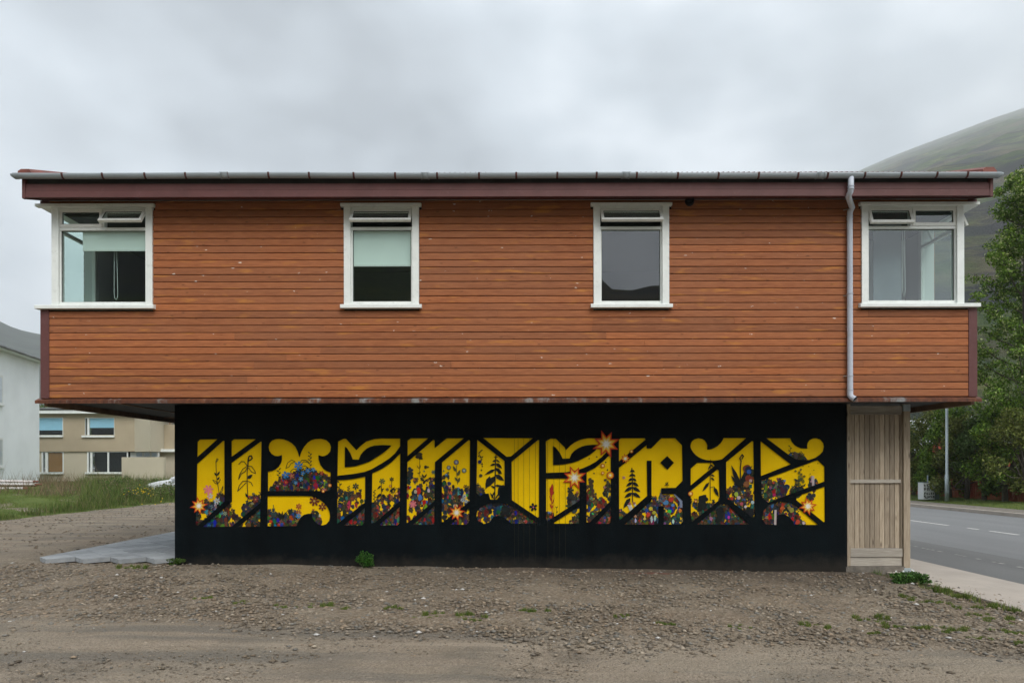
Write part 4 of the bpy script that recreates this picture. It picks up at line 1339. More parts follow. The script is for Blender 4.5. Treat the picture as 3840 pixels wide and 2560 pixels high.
def mass(cp, u0, u1, prof, vb, dens=1.0, bright=.42, pal=None):
    bright *= .72
    """a flower bed: prof = top height over u (list of (u,v)), down to vb"""
    us, vsn = zip(*prof)
    level[0] = 0
    wdt = u1 - u0
    n = int(dens * wdt * .15)
    top = lambda u: float(np.interp(u, us, vsn))
    items = []
    for _ in range(n * 2):
        u = rf_.uniform(u0, u1); t_ = top(u)
        if vb - t_ < 12:
            continue
        v_ = rf_.uniform(t_ + 8, vb)
        items.append((v_, u, 0))
    items.sort()
    for v_, u, _ in items[::2]:
        x, z = W(cp, u, v_)
        blob(x, z, rf_.uniform(30, 62) * UNIT, rf_.choice(PAL_D), 11, .5, 1, rf_.uniform(.8, 1.6))
    for v_, u, _ in items:
        x, z = W(cp, u, v_)
        q = rf_.random()
        if q < bright:
            if rf_.random() < .25:
                flower(x, z, rf_.uniform(18, 34) * UNIT, tuple(c * rf_.uniform(.15, .7) for c in rf_.choice(pal or PAL_B)), rf_.choice(PAL_D), rf_.choice((5, 5, 6)))
            else:
                blob(x, z, rf_.uniform(16, 44) * UNIT, tuple(c * rf_.choice((.06, .1, .16, .25, .42, .75)) for c in rf_.choice(pal or PAL_B)), 10, .5, 1, rf_.uniform(.8, 2.4))
        elif q < .75:
            blob(x, z, rf_.uniform(14, 30) * UNIT, rf_.choice(PAL_D), 8, .5)
    for _ in range(int(wdt / 26)):                           # sprigs along the top edge
        u = rf_.uniform(u0, u1); t_ = top(u)
        h = rf_.uniform(30, 85)
        x, z = W(cp, u, t_ + 30); x1, z1 = W(cp, u + rf_.uniform(-20, 20), t_ + 30 - h)
        c = rf_.choice(PAL_D)
        stroke([(x, z), (x1, z1)], 5 * UNIT, c)
        for t2 in (.35, .55, .75, .95):
            for sg in (-1, 1):
                xx, zz = x + (x1 - x) * t2, z + (z1 - z) * t2
                leaf(xx, zz, xx + sg * rf_.uniform(14, 30) * UNIT, zz + rf_.uniform(4, 22) * UNIT, 6 * UNIT, c)
        if rf_.random() < .4:
            flower(x1, z1, rf_.uniform(12, 22) * UNIT, rf_.choice(PAL_B + PAL_D), rf_.choice(PAL_B))


mass('A', 130, 300, [(130, 1180), (280, 1030), (300, 1030)], 1390)
mass('A', 280, 565, [(280, 1040), (400, 1040), (430, 960), (560, 930)], 1250, .9, .6, [(0.30, 0.34, 0.38), (0.5, 0.5, 0.5), (0.16, 0.28, 0.36), (0.05, 0.2, 0.2)])
mass('A', 235, 440, [(235, 1330), (440, 1150)], 1395, 1.2, .9, [(0.03, 0.2, 0.45), (0.04, 0.13, 0.35), (0.06, 0.22, 0.4)])
mass('A', 430, 790, [(430, 1200), (600, 1080), (700, 1200), (790, 1290)], 1395, 1.1, .5, [(0.25, 0.13, 0.06), (0.3, 0.2, 0.1), (0.2, 0.05, 0.03)])
mass('A', 830, 1095, [(830, 1110), (930, 980), (1095, 920)], 1230)
mass('A', 900, 1085, [(900, 1290), (1085, 1100)], 1390)
mass('A', 1245, 2120, [(1245, 830), (1330, 750), (1420, 640), (1520, 660), (1640, 560), (1700, 580), (1760, 560), (1900, 580), (1980, 640), (2120, 690)], 875, 1.1, .5)
mass('A', 1180, 1340, [(1180, 1160), (1340, 1230)], 1385, 1.0, .3)
mass('A', 1340, 1640, [(1340, 1230), (1400, 1260), (1470, 1200), (1560, 1180), (1640, 1220)], 1385)
mass('A', 1830, 1960, [(1830, 1170), (1900, 1200), (1960, 1300)], 1350, .8)
mass('B', 130, 550, [(130, 880), (240, 900), (400, 890), (550, 910)], 1345)
mass('B', 230, 545, [(230, 1330), (545, 1100)], 1370, 1.0, .6)
mass('B', 635, 1065, [(635, 1060), (760, 990), (870, 1000), (920, 900), (1065, 830)], 1340, 1.0, .5)
mass('B', 745, 1010, [(745, 1330), (900, 1180), (1010, 1180)], 1370, 1.0, .55)
mass('B', 1155, 1575, [(1155, 640), (1210, 620), (1260, 740), (1400, 690), (1500, 730), (1575, 700)], 1335, 1.15, .45)
mass('B', 1245, 1570, [(1245, 1340), (1570, 1090)], 1362, 1.0, .35)
mass('B', 1665, 1790, [(1665, 620), (1790, 680)], 1320, 1.0, .4)
mass('B', 1780, 2090, [(1780, 860), (1900, 880), (2000, 830), (2090, 850)], 1360, 1.1, .5)
mass('C', 175, 1090, [(175, 1200), (330, 1120), (620, 1120), (1090, 1400)], 1428, 1.0, .55)
mass('C', 180, 290, [(180, 850), (290, 960)], 1025, .8, .3)
mass('C', 1205, 1320, [(1205, 1250), (1320, 1290)], 1385, 1.0, .5)
mass('C', 1530, 1705, [(1530, 1000), (1600, 990), (1705, 1030)], 1180, .9, .5, [(0.16, 0.2, 0.22), (0.28, 0.28, 0.22), (0.1, 0.1, 0.1)])
mass('C', 1560, 1705, [(1560, 1400), (1705, 1290)], 1425, .9, .3)
mass('C', 1800, 2165, [(1800, 900), (1880, 860), (1900, 1040), (2050, 1030), (2100, 880), (2165, 880)], 1405, 1.1, .5)
mass('C', 1925, 2165, [(1925, 1400), (2165, 1160)], 1425, 1.0, .5)
mass('D', 160, 270, [(160, 1240), (270, 1290)], 1380, 1.0, .4)
mass('D', 245, 745, [(245, 1400), (640, 1060), (745, 1050)], 1436, 1.1, .55)
mass('D', 745, 1105, [(745, 1030), (790, 1000), (860, 1060), (930, 1040), (1105, 1060)], 1436, 1.1, .6)
mass('E', 195, 640, [(195, 1110), (300, 1120), (420, 1180), (640, 1060)], 1395, 1.0, .35)
mass('E', 720, 1145, [(720, 950), (800, 880), (960, 860), (1010, 680), (1145, 660)], 1345, 1.15, .45)
mass('E', 285, 1055, [(285, 1420), (640, 1130), (760, 1150), (1055, 1420)], 1436, 1.1, .4)
mass('E', 1235, 1440, [(1235, 780), (1340, 760), (1440, 900)], 1115, 1.1, .6)
mass('E', 1430, 1620, [(1430, 850), (1510, 790), (1620, 850)], 1060, .9, .5, [(0.2, 0.24, 0.2), (0.10, 0.14, 0.13), (0.2, 0.22, 0.05)])
mass('E', 1690, 1830, [(1690, 930), (1830, 900)], 1000, .9, .4, [(0.1, 0.14, 0.1), (0.06, 0.1, 0.08)])
mass('E', 1950, 2060, [(1950, 800), (2060, 800)], 900, .8, .3)
mass('E', 1245, 1770, [(1245, 1200), (1430, 1100), (1680, 1110), (1770, 1210)], 1440, 1.15, .6)
mass('E', 1700, 1860, [(1700, 1330), (1800, 1370), (1860, 1420)], 1440, 1.0, .7)
mass('E', 1650, 1890, [(1650, 440), (1740, 400), (1890, 470)], 490, .8, .2)


level[0] = 720


def plant(cp, pl, leaves, wd=7, col=(0.010, 0.013, 0.010), lw=14):
    """stem polyline + leaves (u0,v0,u1,v1[,w])"""
    stroke([W(cp, *q) for q in pl], wd * UNIT, col)
    for q in leaves:
        a, b = W(cp, q[0], q[1]), W(cp, q[2], q[3])
        leaf(a[0], a[1], b[0], b[1], (q[4] if len(q) > 4 else lw) * UNIT, col)


def outline(cp, pl, wd=7, col=(0.010, 0.013, 0.010)):
    stroke([W(cp, *q) for q in pl], wd * UNIT, col)


plant('A', [(480, 950), (465, 840), (440, 700), (430, 560), (425, 430), (440, 385), (460, 400), (430, 435)], [(440, 640, 400, 590), (440, 640, 485, 570), (445, 700, 480, 655)], 9)
for q in ([(380, 700), (410, 745), (450, 760), (430, 720), (380, 700)], [(455, 750), (490, 700), (490, 690), (470, 740)], [(480, 900), (510, 830), (530, 790), (525, 850), (490, 900)], [(470, 920), (440, 910)], [(490, 930), (520, 910)]):
    outline('A', q, 8)
plant('A', [(900, 1120), (895, 950), (885, 740), (885, 600), (893, 500), (895, 440)], [(890, 680, 965, 620, 26), (890, 960, 860, 890, 16)], 12)
for q in ([(895, 500), (900, 400), (915, 350), (945, 345), (960, 380), (935, 405), (905, 420)],):
    outline('A', q, 18)
for q in ([(885, 490), (840, 430), (800, 430), (762, 470)], [(880, 500), (820, 540), (770, 630), (760, 690), (800, 610), (860, 570), (885, 520)], [(900, 495), (950, 500), (1000, 570), (1008, 605), (950, 580), (905, 520)], [(885, 715), (820, 720), (770, 780), (745, 865), (800, 810), (870, 740)], [(890, 715), (940, 735), (968, 785)]):
    outline('A', q, 10)
for q in ([(1455, 525), (1480, 450), (1540, 405), (1590, 430), (1530, 460), (1500, 510), (1455, 525)], [(1640, 480), (1690, 410), (1740, 405), (1790, 440), (1720, 430), (1660, 490)], [(1520, 580), (1560, 540), (1620, 540)], [(1690, 510), (1740, 490), (1800, 540), (1740, 530)]):
    outline('A', q, 8)
sprig = lambda cp, u, v0, v1, n=6, l=26, c=(0.02, 0.03, 0.015): plant(cp, [(u, v0), (u + 4, v1)], [(u, v0 + (v1 - v0) * k / n, u + (l if k % 2 else -l), v0 + (v1 - v0) * k / n - l * .8, 8) for k in range(1, n + 1)], 5, c)
sprig('A', 1810, 520, 310, 8, 34)
sprig('A', 1350, 700, 550, 5, 34)
plant('A', [(1275, 1260), (1272, 1070)], [(1275, 1260, 1240, 1160, 26), (1275, 1260, 1310, 1160, 26), (1273, 1180, 1255, 1110, 12), (1273, 1180, 1292, 1110, 12)], 10, (0.03, 0.05, 0.045))
plant('A', [(1395, 1270), (1390, 1200)], [(1395, 1260, 1350, 1165, 16), (1395, 1260, 1405, 1155, 14), (1395, 1260, 1445, 1190, 14), (1395, 1260, 1340, 1230, 12)], 8)
for q in ((1640, 490, 66, (0.03, 0.22, 0.55), 6), (1450, 625, 55, (0.03, 0.2, 0.5), 5), (1780, 565, 40, (0.03, 0.2, 0.48), 5), (1860, 550, 34, (0.05, 0.25, 0.5), 5), (1705, 600, 36, (0.03, 0.2, 0.48), 5), (1675, 685, 36, (0.05, 0.25, 0.5), 5), (1600, 745, 30, (0.05, 0.25, 0.5), 5), (1455, 735, 36, (0.5, 0.02, 0.015), 6), (1540, 640, 44, (0.4, 0.10, 0.07), 5), (1985, 600, 34, (0.4, 0.03, 0.02), 5), (1370, 755, 52, (0.10, 0.05, 0.02), 6),
          (1875, 1010, 78, (0.16, 0.03, 0.012), 7), (1992, 1095, 60, (0.16, 0.03, 0.012), 6), (1645, 1090, 46, (0.40, 0.08, 0.02), 6), (1643, 1180, 44, (0.35, 0.10, 0.04), 6), (1640, 1232, 42, (0.05, 0.25, 0.5), 6), (1885, 1190, 38, (0.03, 0.035, 0.02), 6), (868, 1130, 58, (0.03, 0.03, 0.06), 6), (1010, 985, 48, (0.20, 0.03, 0.03), 6), (340, 935, 45, (0.5, 0.5, 0.47), 6), (440, 1010, 50, (0.45, 0.48, 0.5), 6)):
    x, z = W('A', q[0], q[1]); flower(x, z, q[2] * UNIT, q[3], (.45, .3, .05), q[4])
x, z = W('A', 315, 845); flower(x, z, 75 * UNIT, (0.75, 0.22, 0.22), (0.75, 0.22, 0.22), 7)
outline('A', [(315, 850), (325, 1000)], 14, (0.75, 0.25, 0.25))
for q in ((405, 795, 50, (0.03, 0.04, 0.02)), (795, 720, 46, (0.10, 0.13, 0.03)), (935, 690, 34, (0.02, 0.03, 0.01)), (870, 840, 28, (0.03, 0.03, 0.02)), (1550, 585, 32, (0.03, 0.12, 0.13))):
    x, z = W('B', q[0], q[1]); flower(x, z, q[2] * UNIT, q[3], (.25, .18, .06), 6)
outline('B', [(410, 840), (412, 900)], 7, (.05, .05, .02))
plant('B', [(780, 970), (785, 770)], [(780, 780, 720, 840, 14), (790, 820, 800, 880, 12), (785, 900, 710, 965, 22), (790, 910, 850, 965, 22), (785, 850, 830, 820, 8)], 9)
plant('B', [(935, 890), (935, 700)], [(900, 880, 990, 800, 16)], 8); sprig('B', 680, 1040, 860, 7, 22); sprig('B', 300, 930, 800, 7, 22); sprig('B', 165, 900, 740, 4, 40)
plant('B', [(1340, 660), (1348, 390)], [(1340, 540, 1300, 480, 5), (1342, 540, 1368, 470, 5), (1340, 610, 1312, 590, 6), (1340, 610, 1362, 570, 6)], 6)
for q in ((1352, 340, 66), (1436, 515, 36), (1500, 680, 26), (1845, 800, 30)):
    for _ in range(14):
        x, z = W('B', q[0] + rf_.gauss(0, q[2] * .3), q[1] + rf_.gauss(0, q[2] * .3)); blob(x, z, q[2] * .5 * UNIT, rf_.choice([(0.03, 0.025, 0.01), (0.05, 0.04, 0.012)]), 9, .5)
plant('B', [(1410, 740), (1405, 650)], [(1410, 670, 1380, 610, 12), (1410, 670, 1455, 610, 12), (1408, 720, 1360, 670, 14), (1408, 730, 1460, 690, 14)], 7)
for k in range(7):
    x, z = W('B', 1200 + (k % 2) * 30, 530 + k * 25); blob(x, z, 30 * UNIT, (0.02, 0.035, 0.04), 8, .4)
for q in ((1885, 440, 38), (1775, 518, 32), (2000, 562, 36)):
    x, z = W('B', q[0], q[1])
    blob(x, z, q[2] * UNIT, (0.07, 0.05, 0.035), 16, .05); blob(x, z, q[2] * .8 * UNIT, (0.24, 0.25, 0.24), 14, .1); blob(x, z, q[2] * .35 * UNIT, (0.5, 0.5, 0.46), 10, .2)
plant('B', [(1905, 760), (1890, 600), (1890, 490)], [(1885, 580, 1835, 490, 20), (1900, 640, 1945, 550, 22), (1905, 720, 1860, 655, 16), (1905, 740, 1940, 660, 20)], 8, (0.09, 0.085, 0.02))
for q in ((1700, 565, 14, (0.03, 0.12, 0.08)), (1766, 592, 16, (0.05, 0.12, 0.06)), (1412, 572, 14, (0.05, 0.14, 0.1)), (1998, 798, 12, (0.4, 0.05, 0.02))):
    x, z = W('B', q[0], q[1]); blob(x, z, q[2] * UNIT, q[3], 9, .2)
for q in ((2005, 940, 34), (1978, 995, 34), (2030, 1012, 30)):
    x, z = W('B', q[0], q[1]); flower(x, z, q[2] * UNIT, (0.4, 0.45, 0.46), (0.02, 0.04, 0.08), 6)
x, z = W('B', 1245, 1055); flower(x, z, 60 * UNIT, (0.65, 0.18, 0.2), (0.65, 0.18, 0.2), 7)
for q in ((1330, 860, 52, (0.42, 0.02, 0.015)), (1480, 855, 30, (0.55, 0.5, 0.42)), (1285, 870, 34, (0.42, 0.4, 0.25)), (1355, 960, 46, (0.05, 0.22, 0.42)), (1380, 1040, 20, (0.1, 0.2, 0.35))):
    x, z = W('B', q[0], q[1]); blob(x, z, q[2] * UNIT, q[3], 10, .4, .8, 1.3)
BL = (0.008, 0.011, 0.010)
plant('C', [(450, 1080), (455, 860), (460, 680), (462, 520), (470, 420)],
      [(460, 720, 320, 900, 40), (380, 720, 318, 915, 34), (460, 700, 590, 790, 34), (462, 620, 300, 705, 22), (465, 600, 560, 690, 26), (500, 650, 552, 690, 26), (462, 540, 380, 570, 16), (468, 530, 560, 610, 26), (465, 490, 418, 510, 14), (470, 480, 530, 520, 12), (468, 445, 435, 440, 6), (470, 450, 500, 440, 6), (455, 900, 395, 860, 14), (455, 940, 400, 1050, 12), (455, 860, 560, 870, 18), (530, 850, 560, 960, 30), (440, 1060, 380, 960, 12), (460, 1060, 520, 960, 12)], 16, BL)
for k in range(12):
    x, z = W('C', 560 + rf_.uniform(-30, 40), 900 + k * 15); blob(x, z, 55 * UNIT, BL, 9, .3)
for k in range(8):
    x, z = W('C', 480 + rf_.uniform(-60, 60), 1120 + rf_.uniform(-20, 20)); blob(x, z, 30 * UNIT, BL, 9, .4)
for k in range(9):
    x, z = W('C', 600 + rf_.uniform(-30, 50), 1180 + k * 14); blob(x, z, 42 * UNIT, BL, 9, .3)
for q in ((250, 345, 28), (225, 370, 26), (215, 425, 18), (240, 440, 16), (265, 440, 22), (255, 480, 18)):
    x, z = W('C', q[0], q[1]); leaf(x - 12 * UNIT, z - 14 * UNIT, x + q[2] * UNIT, z + 14 * UNIT, 9 * UNIT, (0.04, 0.025, 0.012))
outline('C', [(270, 340), (215, 385), (250, 450), (250, 520)], 7, (0.04, 0.025, 0.012))
for q in ((232, 510, 34, (0.01, 0.025, 0.09)), (265, 545, 16, BL), (270, 578, 12, BL), (257, 635, 14, BL), (246, 715, 30, (0.06, 0.08, 0.02))):
    x, z = W('C', q[0], q[1]); blob(x, z, q[2] * UNIT, q[3], 10, .3)
x, z = W('C', 1020, 1178); flower(x, z, 62 * UNIT, BL, (0.45, 0.12, 0.18), 5)
plant('C', [(1300, 1300), (1290, 1100), (1295, 840)], [(1295, 1050, 1260, 880, 16), (1295, 1000, 1330, 940, 10), (1290, 960, 1300, 830, 22), (1292, 1100, 1255, 1000, 10), (1295, 1140, 1330, 1040, 8), (1290, 1200, 1260, 1120, 10), (1295, 1200, 1312, 1140, 8), (1290, 1000, 1285, 860, 28)], 9, (0.42, 0.03, 0.01))
plant('C', [(1355, 1300), (1362, 1180)], [(1360, 1190, 1345, 1160, 5), (1360, 1190, 1385, 1160, 5), (1358, 1260, 1385, 1235, 6)], 4)
x, z = W('C', 1565, 925); flower(x, z, 52 * UNIT, (0.02, 0.03, 0.02), (0.1, 0.05, 0.05), 5)
for q in ((1555, 990), (1555, 1040), (1590, 1010), (1600, 1050)):
    x, z = W('C', *q); blob(x, z, 36 * UNIT, (0.03, 0.03, 0.022), 9, .35)
for q in ((1840, 465), (1953, 440), (2085, 520), (2110, 630), (1912, 680)):
    x, z = W('C', *q); blob(x, z, 13 * UNIT, (0.04, 0.05, 0.01), 8, .3)
for k in range(10):
    x, z = W('C', 1870 + rf_.uniform(-25, 30), 770 + k * 24); blob(x, z, 34 * UNIT, (0.06, 0.045, 0.02), 9, .4)
for k in range(9):
    x, z = W('C', 2100 + rf_.uniform(-25, 30), 780 + k * 26); blob(x, z, 28 * UNIT, (0.05, 0.04, 0.02), 9, .4)
x, z = W('C', 1620, 1240); blob(x, z, 44 * UNIT, (0.03, 0.05, 0.05), 9, .4)
lv = []
for k, (v0, ln) in enumerate(((650, 34), (710, 46), (770, 62), (830, 95), (900, 120), (985, 120), (1060, 120))):
    lv += [(360, v0 - 20, 360 - ln, v0 + ln * .45, 8 + ln * .16), (360, v0 - 20, 360 + ln, v0 + ln * .45, 8 + ln * .16)]
plant('D', [(362, 1100), (360, 900), (358, 700), (352, 605)], lv[:-2] + [(330, 1040, 228, 1195, 32)], 13, BL)
for q in ((300, 1150, 340, 1240), (330, 1150, 365, 1230), (390, 1130, 420, 1190)):
    a, b = W('D', q[0], q[1]), W('D', q[2], q[3]); stroke([a, b], 26 * UNIT, (0.55, 0.54, 0.45))
for q in ((320, 1130, 26, (0.32, 0.08, 0.1)), (385, 1120, 26, (0.28, 0.1, 0.06)), (235, 745, 24, (0.45, 0.2, 0.2))):
    x, z = W('D', q[0], q[1]); flower(x, z, q[2] * UNIT, q[3], q[3], 6)
for k in range(10):
    x, z = W('D', 790 + rf_.uniform(-34, 34) * (k + 3) / 12, 940 + k * 18); blob(x, z, 24 * UNIT, (0.10, 0.11, 0.10), 9, .4)
plant('D', [(870, 890), (868, 840)], [(868, 850, 825, 865, 6), (868, 850, 840, 820, 6), (868, 850, 890, 800, 6), (868, 850, 905, 850, 6), (868, 850, 868, 800, 6)], 5, BL)
for k in range(14):
    x, z = W('D', 780 + rf_.uniform(-30, 30), 1180 + k * 18); blob(x, z, 26 * UNIT, (0.012, 0.02, 0.035), 9, .3)
for q in ((640, 1360, 20, 60), (690, 1340, 18, 60), (405, 1380, 18, 45), (960, 1390, 20, 45)):
    x, z = W('D', q[0], q[1]); blob(x, z, q[2] * UNIT, (0.5, 0.52, 0.55), 10, .4, 1, q[3] / q[2])
for q in ((630, 1200, 40, (0.5, 0.4, 0.04)), (680, 1260, 34, (0.48, 0.38, 0.04)), (570, 1220, 36, (0.02, 0.05, 0.22)), (850, 1110, 44, (0.06, 0.25, 0.5)), (955, 1150, 34, (0.08, 0.2, 0.42)), (930, 1070, 48, (0.4, 0.04, 0.02)), (1060, 1230, 36, (0.45, 0.13, 0.02)), (590, 1290, 40, (0.4, 0.04, 0.03)), (540, 1350, 26, (0.5, 0.35, 0.15)), (400, 1310, 28, (0.45, 0.3, 0.14))):
    x, z = W('D', q[0], q[1]); blob(x, z, q[2] * UNIT, q[3], 10, .4)
stroke([W('D', 990, 985), W('D', 1075, 1090), W('D', 1075, 1170)], 40 * UNIT, (0.20, 0.24, 0.34))
plant('E', [(487, 1080), (485, 800), (488, 600), (490, 480)], [(488, 560, 450, 640, 10), (490, 550, 530, 590, 12), (470, 810, 370, 950, 22), (490, 700, 555, 725, 12), (495, 740, 550, 790, 14), (540, 880, 610, 1030, 26), (490, 510, 460, 490, 6)], 9, BL)
outline('E', [(490, 890), (540, 875), (570, 920)], 8, BL)
for k in range(16):
    x, z = W('E', 380 + rf_.uniform(-45, 45), 1030 + k * 11); blob(x, z, 44 * UNIT, BL, 9, .3)
plant('E', [(930, 880), (930, 600), (940, 500), (920, 460), (955, 405), (975, 430), (950, 470)], [(930, 890, 795, 560, 34), (920, 890, 790, 710, 24), (930, 900, 1060, 560, 44), (930, 900, 980, 700, 30)], 16, BL)
for q in ((1025, 615, 64, (0.20, 0.04, 0.015)), (1045, 630, 54, (0.012, 0.02, 0.05)), (1055, 660, 36, (0.03, 0.08, 0.3)), (1050, 760, 55, (0.2, 0.04, 0.015)), (1080, 790, 26, (0.45, 0.3, 0.25)), (1020, 840, 50, (0.3, 0.09, 0.03))):
    x, z = W('E', q[0], q[1]); blob(x, z, q[2] * UNIT, q[3], 14, .15)
leaf(*W('E', 1060, 610), *W('E', 1108, 572), 9 * UNIT, (0.012, 0.02, 0.03))
for q in ((905, 1040, 32, (0.5, 0.48, 0.5)), (1108, 1110, 30, (0.5, 0.5, 0.52)), (1005, 1172, 26, (0.5, 0.48, 0.46)), (945, 1130, 34, (0.5, 0.08, 0.1)), (870, 990, 40, (0.4, 0.35, 0.05)), (805, 1050, 30, (0.4, 0.04, 0.03))):
    x, z = W('E', q[0], q[1]); blob(x, z, q[2] * UNIT, q[3], 10, .3)
for k in range(12):
    x, z = W('E', 1050 + rf_.uniform(-40, 60), 1240 + rf_.uniform(-40, 60)); blob(x, z, 40 * UNIT, BL, 9, .3)
for k in range(10):
    x, z = W('E', 620 + rf_.uniform(-30, 40), 1200 + k * 20); blob(x, z, 40 * UNIT, BL, 9, .3)
for k in range(16):
    x, z = W('E', 1810 + rf_.gauss(0, 36), 620 + k * 15); blob(x, z, (20 + k) * UNIT, rf_.choice([(0.14, 0.11, 0.01), (0.06, 0.07, 0.02), (0.2, 0.15, 0.01)]), 9, .45)
plant('E', [(1790, 930), (1780, 780)], [(1780, 800, 1715, 760, 16), (1780, 860, 1725, 840, 16), (1850, 880, 1890, 830, 10), (1820, 860, 1890, 870, 8)], 9, (0.02, 0.03, 0.02))
for k in range(8):
    x, z = W('E', 1990 + rf_.uniform(-30, 30), 740 + k * 20); blob(x, z, 26 * UNIT, (0.05, 0.04, 0.035) if k > 3 else (0.4, 0.25, 0.25), 9, .4)
stroke([W('E', 1998, 735), W('E', 2000, 850)], 34 * UNIT, (0.5, 0.42, 0.42))
for k in range(9):
    x, z = W('E', 1970 + rf_.uniform(-50, 50), 1000 + rf_.uniform(-50, 60)); blob(x, z, 34 * UNIT, (0.03, 0.035, 0.04), 9, .4)
for q in ((1850, 575), (1935, 580), (2010, 632), (1955, 690), (2068, 535)):
    x, z = W('E', *q); blob(x, z, 8 * UNIT, (0.05, 0.05, 0.01), 7, .2)
sprig('E', 1660, 430, 290, 4, 28); sprig('E', 1830, 470, 370, 4, 18, (0.06, 0.06, 0.02))
for k in range(7):
    x, z = W('E', 1740 + rf_.uniform(-18, 18), 380 + k * 14); blob(x, z, 24 * UNIT, (0.10, 0.07, 0.06), 9, .35)
sprig('E', 1770, 1380, 1250, 5, 30)
stroke([W('E', 1445, 1230), W('E', 1440, 1425)], 32 * UNIT, (0.5, 0.42, 0.40))
for q in ((1770, 1400, 44, (0.42, 0.05, 0.02)), (1680, 1220, 44, (0.28, 0.26, 0.04)), (1650, 1190, 40, (0.24, 0.22, 0.04)), (1540, 1200, 40, (0.4, 0.08, 0.02)), (1860, 1415, 30, (0.6, 0.5, 0.35))):
    x, z = W('E', q[0], q[1]); blob(x, z, q[2] * UNIT, q[3], 10, .4)
part(flw, 'painted_flowers', M['paint'], mural)


def star(cp, u, v_, ro, npt=8, white=True):
    mb = MB(); cx, cz = W(cp, u, v_)
    a0 = rf_.uniform(0, .4) + math.pi / 2
    for lay, (k, kin, col) in enumerate(((1.0, .50, (0.50, 0.035, 0.008)), (.80, .40, (0.75, 0.22, 0.01)), (.64, .34, (0.80, 0.50, 0.05)))):
        y = R_W - .0012 - lay * .0008
        pts_ = []
        for i in range(npt * 2):
            a = a0 + math.pi * i / npt
            q = ro * UNIT * (k * (1.0 if i % 4 == 0 else .9) if i % 2 == 0 else kin)
            pts_.append((cx + q * math.cos(a), y, cz + q * math.sin(a)))
        n = len(pts_)
        mb.add([(cx, y, cz)] + pts_, [(0, 1 + i, 1 + (i + 1) % n) for i in range(n)], col)
    for lay, (k, col) in enumerate(((.34, (0.80, 0.62, 0.30)), (.22, (0.85, 0.82, 0.75)))):
        y = R_W - .0040 - lay * .0006
        pts_ = []
        for i in range(16):
            a = math.pi * i / 8
            q = ro * UNIT * k * (1.25 if i % 2 else .7)
            pts_.append((cx + q * math.cos(a), y, cz + q * math.sin(a)))
        mb.add([(cx, y, cz)] + pts_, [(0, 1 + i, 1 + (i + 1) % 16) for i in range(16)], col)
    part(mb, 'painted_star', M['paint'], mural)


for q in (('A', 180, 1080, 138), ('C', 2090, 250, 215), ('C', 1625, 745, 188), ('B', 1890, 1180, 132), ('D', 255, 465, 76), ('E', 1920, 1165, 140)):
    star(*q)
for cp, u, v_, q in (('C', 2040, 570, 33), ('C', 2040, 677, 26), ('C', 2150, 710, 54), ('D', 1215, 980, 37), ('D', 1290, 1090, 22), ('D', 345, 358, 27), ('A', 2105, 780, 26), ('A', 2008, 865, 24), ('B', 915, 787, 18), ('B', 1012, 900, 22)):
    mb = MB(); cx, cz = W(cp, u, v_)
    for lay, (k, col) in enumerate(((1.0, (0.48, 0.07, 0.01)), (.72, (0.78, 0.42, 0.02)), (.30, (0.8, 0.72, 0.5)))):
        y = R_W - .0012 - lay * .0008
        mb.add([(cx + q * k * UNIT * math.cos(a), y, cz + q * k * UNIT * math.sin(a)) for a in np.linspace(0, 2 * math.pi, 17)[:-1]], [tuple(range(16))], col)
    part(mb, 'painted_orb', M['paint'], mural)
# boarded-up opening: joints between its upright planks
for px in (1929, 1943, 1964, 1986, 2008, 2054, 2077, 2098, 2120):
    xx = (px - PX) * KW
    z1, z0 = CH + (PY - 1630) * KW, CH + (PY - 2100) * KW
    part(MB().box(xx - .002, xx + .002, R_W - .0008, R_W + .001, z0, z1), 'plank_joint', M['seam'], mural)

# ------------------------------------------------------------------ timber screen beside the mural wall
screen = thing('timber_screen', 'weathered grey timber screen of upright boards on a concrete footing', 'screen', (0, 0, -.2))


def sp(mb, name, mat, bevel=.003, parent=None):
    o = mb.build(name, mat, None, False, bevel); o.parent = parent or screen
    if parent is None:
        o.location = (0, 0, .2)
    return o


def S(px, py=1750, y=R_W):
    return P(px, py, y)


sx0, sx1 = S(3178)[0], S(3412)[0]
zt_ = ZS - .004
YS = R_W + .02
post_x0 = S(3388)[0]
ztop = S(3300, 1548)[1]; zmid1, zmid0 = S(3300, 1797)[1], S(3300, 1810)[1]; zlow1, zlow0 = S(3300, 2056)[1], S(3300, 2087)[1]; zbb = S(3300, 2122)[1]
sp(MB().box(post_x0, sx1, YS - .03, YS + .07, S(3400, 2140)[1], zt_), 'post', M['screen'])
sp(MB().box(sx0, sx0 + .055, YS - .01, YS + .09, zbb, zt_), 'post', M['screen'])
sp(MB().box(sx0 + .056, post_x0 - .002, YS + .005, YS + .06, ztop, zt_ - .03), 'top_board', M['screen_x'])
sp(MB().box(sx0 + .056, post_x0 - .03, YS - .012, YS + .02, ztop - .02, ztop - .001), 'top_rail', M['screen_x'])
nb = 10
bx0, bx1 = sx0 + .058, post_x0 - .035
wb_ = (bx1 - bx0) / nb
rs = random.Random(4)
for k in range(nb):
    sp(MB().box(bx0 + k * wb_ + .003, bx0 + (k + 1) * wb_ - .003, YS + .028 + rs.uniform(0, .004), YS + .048, zlow1 + .002, ztop - .022), 'upright_board', M['screen'])
sp(MB().box(post_x0 - .033, post_x0 - .003, YS + .01, YS + .075, zlow0, ztop - .022), 'side_batten', M['screen'])
sp(MB().box(bx0 - .004, post_x0 - .034, YS - .004, YS + .026, zmid0, zmid1), 'middle_rail', M['screen_x'])
sp(MB().box(bx0 - .004, post_x0 - .012, YS - .012, YS + .026, zlow0, zlow1), 'bottom_rail', M['screen_x'])
